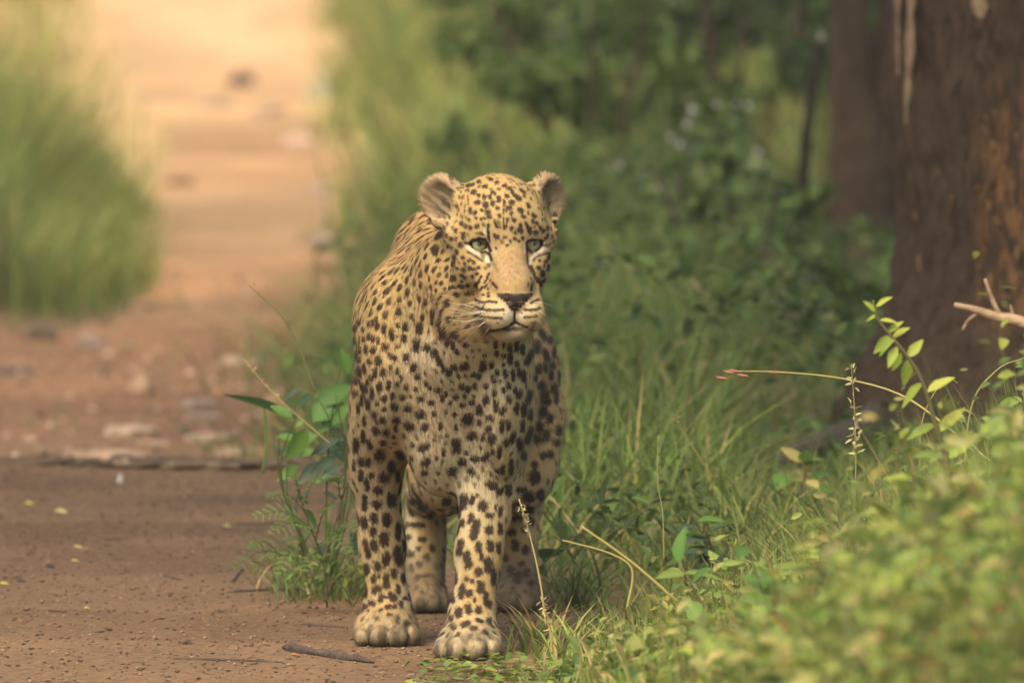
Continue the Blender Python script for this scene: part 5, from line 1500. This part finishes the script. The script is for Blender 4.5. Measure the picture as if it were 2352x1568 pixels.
# ------------------------------------------------------------------ single stalks of grass
def stalk(name, pts, y, r0, r1, col, label, cat='grass stalk', heads=None, y2=None):
    n = len(pts)
    ys = np.linspace(y, y if y2 is None else y2, n)
    w = [at(px, py, yy) for (px, py), yy in zip(pts, ys)]
    r = empty(name, w[0], label, cat)
    g = Geo(); c = curve_pts(w, 26); tube(g, c, np.linspace(r0, r1, 26), 5, col); part('stem', g, M_straw, r)
    if heads:
        g = Geo(); k0, cnt, L, hc_ = heads
        idx = rng.uniform(k0 * 25, 25, cnt).astype(int).clip(0, 25)
        leaves(g, c[idx] + rng.normal(0, .002, (cnt, 3)), unit(cnt, .2), unit(cnt), L * rng.uniform(.6, 1.3, cnt), L * .3, pick([hc_], cnt))
        part('seed_head', g, M_straw, r)['kind'] = 'stuff'
    return r, c
YS, SG = (0.34, 0.30, 0.10), (0.13, 0.17, 0.04)
stalk('straw_stalk', [(1660, 1470), (1560, 1385), (1450, 1290), (1335, 1208)], -0.9, .0030, .0016, YS, 'long straw stalk slanting up left through the weeds, right of the leopard')
stalk('straw_stalk', [(1440, 1400), (1452, 1310), (1400, 1270), (1292, 1240)], -0.7, .0022, .0012, YS, 'bent straw stalk below the long slanting one, beside the hind foot', heads=None)
stalk('grass_stalk', [(1255, 1440), (1240, 1330), (1215, 1220), (1192, 1145)], -0.12, .0018, .0012, (0.40, 0.34, 0.16), 'single pale grass stalk with a narrow seed head in front of the hind leg', heads=(.7, 40, .009, (0.42, 0.35, 0.18)))
stalk('grass_stalk', [(1268, 1500), (1262, 1440), (1243, 1370)], -0.5, .002, .0014, (0.36, 0.30, 0.13), 'short straw coloured stalk just right of the front paw', heads=(.5, 30, .010, (0.42, 0.35, 0.18)))
stalk('grass_stalk', [(724, 900), (700, 830), (670, 760), (640, 718), (572, 655)], 1.0, .0014, .0008, (0.16, 0.17, 0.06), 'thin dark grass stalk leaning left above the leafy plant', heads=(.55, 10, .008, (0.2, 0.17, 0.08)))
stalk('grass_stalk', [(760, 1020), (690, 960), (620, 895), (560, 825)], 1.0, .0012, .0008, (0.40, 0.32, 0.15), 'fine straw coloured stalk crossing the leafy plant', heads=(.5, 14, .008, (0.42, 0.33, 0.16)))
stalk('grass_stalk', [(604, 1085), (612, 1010), (608, 950), (606, 930)], 1.4, .0028, .0022, (0.09, 0.17, 0.035), 'green upright grass stem left of the leafy plant')
r, c = stalk('budding_stem', [(2420, 1180), (2300, 1080), (2200, 1000), (2080, 912), (1950, 872), (1800, 855), (1660, 852)], -0.4, .0024, .0010, YS, 'long arching stem with pink buds reaching left from the right edge', 'stem', y2=0.3)
for px, py in ((1678, 855), (1708, 862), (1776, 855), (1660, 868), (1690, 852)):
    p = at(px, py, 0.25)
    g = Geo(); tube(g, [p + np.array([-.010, 0, .002]), p + np.array([-.004, 0, .0]), p + np.array([.004, 0, -.001]), p + np.array([.009, 0, -.002])], [.0007, .0026, .0022, .0006], 7, (0.42, 0.19, 0.11)); part('bud', g, M_leaf, r)
stalk('grass_stalk', [(1962, 1190), (1966, 1050), (1962, 930), (1955, 835)], -0.3, .0012, .0006, (0.26, 0.26, 0.10), 'upright feathery grass stalk left of the arching sprig', heads=(.35, 46, .014, (0.36, 0.33, 0.15)))
stalk('grass_stalk', [(2110, 1220), (2112, 1090), (2120, 960), (2170, 870), (2200, 880)], -0.4, .0014, .0007, (0.28, 0.25, 0.09), 'thin bowed grass stalk curling over at its top before the thick trunk')
stalk('grass_stalk', [(2210, 1180), (2230, 940), (2290, 850), (2352, 822)], -0.4, .0018, .0009, (0.26, 0.25, 0.09), 'bowed grass stalk arching right out of the photo below the bare branch')
stalk('grass_stalk', [(1525, 1290), (1522, 1180), (1510, 1100), (1512, 1000)], -0.3, .0010, .0006, (0.28, 0.27, 0.11), 'hair thin upright grass stalk midway between leopard and root')
stalk('grass_stalk', [(1640, 1100), (1600, 1040), (1560, 975), (1552, 955)], 1.2, .0013, .0008, (0.30, 0.26, 0.10), 'leaning grass stalk left of the surface root', heads=(.7, 12, .008, (0.36, 0.3, 0.14)))
# a strap of grass leaf hanging left of the leafy plant
g = Geo(); w = curve_pts([at(680, 960, 1.35), at(640, 940, 1.35), at(590, 922, 1.3), at(515, 906, 1.25)], 12)
s = np.linspace(0, 1, 12); hw = 0.0085 * np.sin(np.pi * (0.08 + 0.92 * s)) ** 0.7
V = np.concatenate([np.stack([w[i] + np.array([0, -.3, .95]) * hw[i], w[i] + np.array([0, .004, -.002]), w[i] - np.array([0, -.3, .95]) * hw[i]]) for i in range(12)])
g.add(V, [(3 * i + j, 3 * i + j + 1, 3 * i + j + 4, 3 * i + j + 3) for i in range(11) for j in range(2)], None, (0.060, 0.125, 0.030))
tag(link('grass_leaf', g.mesh('grass_leaf', M_leaf)), 'broad strap of grass leaf pointing left over the track', 'grass leaf')
# tuft of green grass right of the hind foot
def tuft(px, py, n, h, label, cols=GREEN, w=0.006, spread=.02, y0=-2, y1=4):
    c = ground_at(px, py, y0, y1); g = Geo()
    blades(g, c + np.stack([rng.normal(0, spread, n), rng.normal(0, spread, n), np.zeros(n)], 1), rng.uniform(.5, 1.2, n) * h, w * rng.uniform(.6, 1.3, n), rng.uniform(0, 6.28, n), rng.uniform(.05, .5, n), rng.uniform(.3, .9, n), pick(cols, n))
    tag(link('grass_tuft', g.mesh('grass_tuft', M_grass)), label, 'grass tuft', 'grass tufts beside the leopard')
tuft(1330, 1400, 46, .13, 'dark green grass tuft growing beside the leopard\'s hind foot')
g = Geo(); n = 240; c = ground_at(760, 1370, -1, 3)
blades(g, c + np.stack([rng.normal(0, .05, n), rng.normal(0, .10, n), np.zeros(n)], 1), rng.uniform(.03, .10, n), rng.uniform(.002, .005, n), rng.uniform(0, 6.28, n), rng.uniform(.2, .8, n), .6, pick(GREEN + STRAW[:1], n))
n = 130; q = c + np.stack([rng.normal(0, .06, n), rng.normal(0, .10, n), rng.uniform(.01, .07, n)], 1)
leaves(g, q, unit(n), unit(n, 1.5), rng.uniform(.012, .028, n), rng.uniform(.006, .012, n), pick(GREEN + YELLOWG[:2], n))
tag(link('seedling_cover', g.mesh('seedling_cover', M_leaf)), kind='stuff')
tuft(752, 1345, 50, .16, 'green grass tuft at the foot of the feathery seedling', GREEN, .005, .05)
tuft(1230, 1500, 60, .10, 'straw mixed grass tuft overlapping the nearer front paw', GREEN[1:] + STRAW, .005, .018, -3)
tuft(1320, 1520, 60, .09, 'short bright grass tuft at the bottom edge, right of the paws', YELLOWG + STRAW[:1], .005, .03, -3)
tuft(1380, 1250, 50, .12, 'grass tuft in the shade behind the hind leg', GREEN[:3] + DARKG)

# ------------------------------------------------------------------ bare branch at the right edge
g = Geo(); y = 1.2
main = curve_pts([np.array([1.16, 1.5, 0.02]), np.array([1.06, 1.4, 0.28]), at(2440, 790, y), at(2352, 742, y), at(2290, 728, y), at(2240, 712, y), at(2192, 700, y)], 18)
tube(g, main, np.linspace(0.017, 0.0045, 18), 8, (0.30, 0.21, 0.13), .15, 7)
br = empty('branch', main[0], 'bare pale forked branch poking in from the right edge before the trunk', 'branch')
part('limb', g, M_wood, br)
for pts, r in (([(2300, 730), (2280, 690), (2262, 640)], .005), ([(2250, 716), (2225, 735), (2210, 758)], .004), ([(2330, 738), (2320, 700)], .004)):
    g = Geo(); tube(g, curve_pts([at(px, py, y) for px, py in pts], 8), np.linspace(r, r * .5, 8), 6, (0.28, 0.19, 0.12)); part('twig', g, M_wood, br)

# ------------------------------------------------------------------ stones, sticks and leaves on the track
def rock(name, px, py, wpx, hpx, col, label, cat='stone', group='stones on the far track', flat=0.5, seed=0):
    c = ground_at(px, py); sc = FPX / (c[1] + 18)
    w, h = wpx / sc, hpx / sc
    bm = bmesh.new(); bmesh.ops.create_icosphere(bm, subdivisions=3, radius=1.0)
    me = bpy.data.meshes.new(name); bm.to_mesh(me); bm.free()
    V = np.array([v.co for v in me.vertices])
    k = 1 + 0.55 * (vnoise(V, 1.3, seed) - 0.5) + 0.22 * (vnoise(V, 3.5, seed + 1) - 0.5)
    V = np.sign(V) * np.abs(V) ** 0.8 * k[:, None]
    V = V * np.array([w * 0.5, max(w * 0.42, h * .8), max(h * 0.75, 0.012)])
    me.vertices.foreach_set('co', V.astype(np.float32).ravel())
    a = me.attributes.new('Col', 'FLOAT_COLOR', 'POINT')
    cc = np.ones((len(V), 4)); cc[:, :3] = np.array(col) * (0.8 + 0.4 * vnoise(V, 30, seed))[:, None]
    a.data.foreach_set('color', cc.astype(np.float32).ravel())
    me.materials.append(M_stone)
    o = link(name, me); o.location = Vector((c[0], c[1], c[2] + h * 0.12)); o.rotation_euler = (0, 0, rng.uniform(-.3, .3))
    return tag(o, label, cat, group)
PALE_S, BUFF, GREY, DKB = (0.37, 0.27, 0.185), (0.31, 0.205, 0.13), (0.22, 0.17, 0.14), (0.06, 0.05, 0.042)
for a in ((540, 838, 74, 24, PALE_S, 'palest stone on the track, left of the thin dark stalk'), (332, 866, 80, 22, BUFF, 'flat buff stone left of the palest stone'), (300, 1000, 125, 26, PALE_S, 'long pale slab in the middle of the track bed'),
          (350, 1026, 90, 16, BUFF, 'thin slab lying just under the long pale slab'), (495, 1012, 120, 22, PALE_S, 'pale slab left of the grass stem, at the foot of the crest'), (540, 1045, 110, 18, PALE_S, 'flat slab just beyond the dark crest, beside the grass'),
          (240, 1052, 200, 24, BUFF, 'widest flat slab, just beyond the crest on the left'), (325, 905, 60, 44, BUFF, 'upright buff stone between two pale slabs'), (630, 950, 50, 40, (0.45, 0.24, 0.15), 'reddish block half hidden by the grass leaf'),
          (462, 965, 70, 22, GREY, 'greyish stone above the pale slab'), (205, 800, 60, 30, GREY, 'grey stone beside the dark tuft on the left'), (70, 1015, 40, 16, BUFF, 'small buff stone at the far left of the track'),
          (455, 935, 90, 20, GREY, 'low grey stone left of the reddish block'), (690, 335, 70, 26, (0.40, 0.29, 0.24), 'pinkish stone on the right side of the sandy track'), (500, 250, 70, 22, GREY, 'bluish grey stone in the sandy track below the dark lump'),
          (620, 262, 80, 22, GREY, 'grey stone at the right of the bluish one'), (735, 225, 60, 46, (0.34, 0.30, 0.25), 'greenish grey stone by the grass at the track\'s right side'), (735, 448, 60, 26, GREY, 'dim stone on the right side, above the leopard\'s back level'), (745, 568, 60, 22, GREY, 'dark grey stone where the right grass meets the track'),
          (300, 670, 60, 18, GREY, 'stone in the shade at the foot of the tall grass')):
    rock('stone', *a, seed=int(a[0]))
rock('earth_lump', 556, 196, 62, 34, DKB, 'black lump lying in the bright sandy track', 'lump', None, seed=3)
rock('earth_lump', 415, 432, 60, 22, (0.12, 0.08, 0.05), 'dark brown lump at the left side of the sandy track', 'lump', None, seed=4)
rock('earth_lump', 92, 782, 70, 40, (0.10, 0.075, 0.05), 'dark clod with withered tufts at the left, below the tall grass', 'lump', None, seed=5)
rock('earth_lump', 30, 862, 110, 20, (0.06, 0.055, 0.04), 'flat dark piece at the left edge of the track', 'lump', None, seed=6)
rock('earth_lump', 282, 1068, 66, 26, (0.09, 0.07, 0.055), 'dark clod standing on the crest of the near road', 'lump', None, seed=8)
g = Geo()
for px in np.concatenate([np.linspace(250, 660, 46), np.linspace(130, 250, 5)]):
    p = ground_at(px, 1076 + rng.normal(0, 3)); L = rng.uniform(.015, .06); a = rng.normal(0, .35)
    d = np.array([math.cos(a), math.sin(a) * .6, rng.normal(0, .12)]) * L
    tube(g, [p - d + np.array([0, 0, .004]), p + np.array([0, 0, .010]), p + d + np.array([0, 0, .005])], [.003, rng.uniform(.004, .009), .003], 6, pick([(0.055, 0.04, 0.03), (0.10, 0.075, 0.05), (0.20, 0.15, 0.09)], 1)[0], .3, 3)
tag(link('crest_litter', g.mesh('crest_litter', M_wood)), kind='stuff')

def stick(px0, py0, px1, py1, r, col, label, cat='stick'):
    a, b = ground_at(px0, py0), ground_at(px1, py1)
    up_ = np.array([0, 0, r * 0.25])
    m = (a + b) / 2; m[2] = float(terrain(m[0], m[1]))
    g = Geo(); tube(g, curve_pts([a + up_, m + up_ * 1.6 + np.array([0, rng.normal(0, .012), 0]), b + up_], 12), r * np.interp(np.linspace(0, 1, 12), [0, .08, .3, .55, .8, 1], [.35, .95, .7, 1, .75, .2]), 8, col, .5, int(px0))
    return tag(link('stick', g.mesh('stick', M_wood)), label, cat, 'sticks on the near road')
DB = (0.062, 0.046, 0.035)
stick(650, 1492, 858, 1524, .0095, DB, 'thickest dark stick on the soil beside the front paw')
stick(400, 1514, 650, 1524, .0030, DB, 'long thin twig at the bottom, left of the thickest stick')
stick(530, 1338, 560, 1305, .0030, DB, 'short dark twig propped below the feathery fronds')
stick(520, 1362, 690, 1358, .0035, DB, 'dark twig lying flat left of the leopard\'s foreleg')
stick(670, 1340, 830, 1325, .0035, DB, 'twig pressed into the soil between feathery plant and foreleg')
stick(375, 1325, 415, 1335, .0030, DB, 'small bent dark twig in the middle of the bare soil')
stick(690, 1435, 800, 1442, .0032, DB, 'twig just left of the nearest leopard paw')
stick(238, 1240, 300, 1238, .0025, DB, 'fine twig on bare soil below the white chip')
stick(540, 1206, 700, 1196, .0028, DB, 'dark twig reaching towards the feathery plant')
stick(112, 1405, 150, 1409, .0022, DB, 'tiny twig at the lower left')
stick(420, 1480, 440, 1482, .0040, DB, 'stubby bit of dark wood at the lower middle of the soil')
stick(500, 1406, 522, 1408, .0040, DB, 'stubby dark bit above the long thin twig')
stick(40, 1336, 58, 1338, .0045, DB, 'stubby dark bit near the left edge')
stick(108, 1302, 124, 1306, .0045, (0.03, 0.028, 0.03), 'black chip near the left edge')
for px, py, L, k, lab in ((65, 1160, .018, 'fallen', 'yellow fallen leaf at the upper left of the near soil'), (140, 1177, .026, 'fallen', 'longer yellow leaf just right of the upper left one'), (178, 1260, .018, 'fallen', 'upright pale green leaf bit in the left part of the soil'),
                          (172, 1292, .014, 'fallen', 'cream leaf bit under the upright one'), (620, 1228, .017, 'fallen', 'pale yellow leaf beside the feathery fronds'), (8, 1345, .016, 'fallen', 'yellow green leaf at the left edge'), (680, 1508, .014, 'dry', 'orange leaf bit behind the thickest stick'), (702, 1340, .016, 'dry', 'orange leaf bit left of the leopard\'s foreleg'),
                          (520, 1212, .013, 'fallen', 'tiny yellow leaf bit left of the feathery plant'), (612, 1480, .015, 'dry', 'tan leaf bit above the long thin twig'), (198, 1400, .009, 'fallen', 'tiny yellow speck of leaf low on the left')):
    p = ground_at(px, py)
    o = put_leaf(empty('fallen_leaf', p, lab, 'leaf', 'fallen leaves on the near road'), any_of(k), p + np.array([-L * .4, 0, .003]), np.array([1, rng.normal(0, .3), .15]), np.array([rng.normal(0, .3), -.45, 1]), L, 'blade')
rock('stone', 276, 1109, 14, 3, (0.42, 0.40, 0.38), 'small whitish chip on the near soil just below the crest', 'stone', None, seed=9)
# grit and crumbs
g = Geo()
def pebbles(n, xr, yr, smin, smax, cols):
    x, y = rng.uniform(*xr, n), rng.uniform(*yr, n)
    k = (x < track_right(y) + 0.1) & in_view(x, y)
    x, y = x[k], y[k]; n = len(x)
    r = smin * (smax / smin) ** (rng.random(n) ** 2.2)
    oct_ = np.array([[1, 0, 0], [0, 1, 0], [-1, 0, 0], [0, -1, 0], [0, 0, 1], [0, 0, -1.]])
    V = oct_[None] * np.array([1.0, 0.9, 0.5]) * r[:, None, None] * rng.uniform(.6, 1.25, (n, 6, 1)) + np.stack([x, y, terrain(x, y) + r * .25], 1)[:, None]
    F = np.array([[0, 1, 4], [1, 2, 4], [2, 3, 4], [3, 0, 4], [1, 0, 5], [2, 1, 5], [3, 2, 5], [0, 3, 5]])
    g.add(V.reshape(-1, 3), None, (np.arange(n)[:, None, None] * 6 + F[None]).reshape(-1, 3), np.repeat(pick(cols, n, None, .25), 6, 0))
pebbles(22000, (-0.95, 0.25), (-1.4, 4.4), .0010, .0055, [(0.20, 0.13, 0.08), (0.16, 0.105, 0.066), (0.10, 0.065, 0.042), (0.07, 0.048, 0.034), (0.23, 0.16, 0.10)])
pebbles(2500, (-1.4, 0.0), (4.4, 14), .003, .018, [(0.40, 0.24, 0.14), (0.30, 0.19, 0.12), (0.5, 0.36, 0.25), (0.14, 0.09, 0.06)])
tag(link('pebbles', g.mesh('pebbles', M_stone)), kind='stuff')

# ------------------------------------------------------------------ thin morning haze
bm = bmesh.new()
bmesh.ops.create_cube(bm, size=1.0)
me = bpy.data.meshes.new('haze'); bm.to_mesh(me); bm.free()
haze = link('haze', me)
haze.scale = (60, 160, 16); haze.location = (0, 50, 6.8)
mh = bpy.data.materials.new('haze'); mh.use_nodes = True
for nd in list(mh.node_tree.nodes):
    if nd.type == 'BSDF_PRINCIPLED': mh.node_tree.nodes.remove(nd)
pv = mh.node_tree.nodes.new('ShaderNodeVolumePrincipled')
pv.inputs['Color'].default_value = (0.95, 0.93, 0.88, 1)
pv.inputs['Density'].default_value = 0.0010
pv.inputs['Anisotropy'].default_value = 0.3
mh.node_tree.links.new(pv.outputs['Volume'], mh.node_tree.nodes['Material Output'].inputs['Volume'])
me.materials.append(mh)
haze['kind'] = 'stuff'
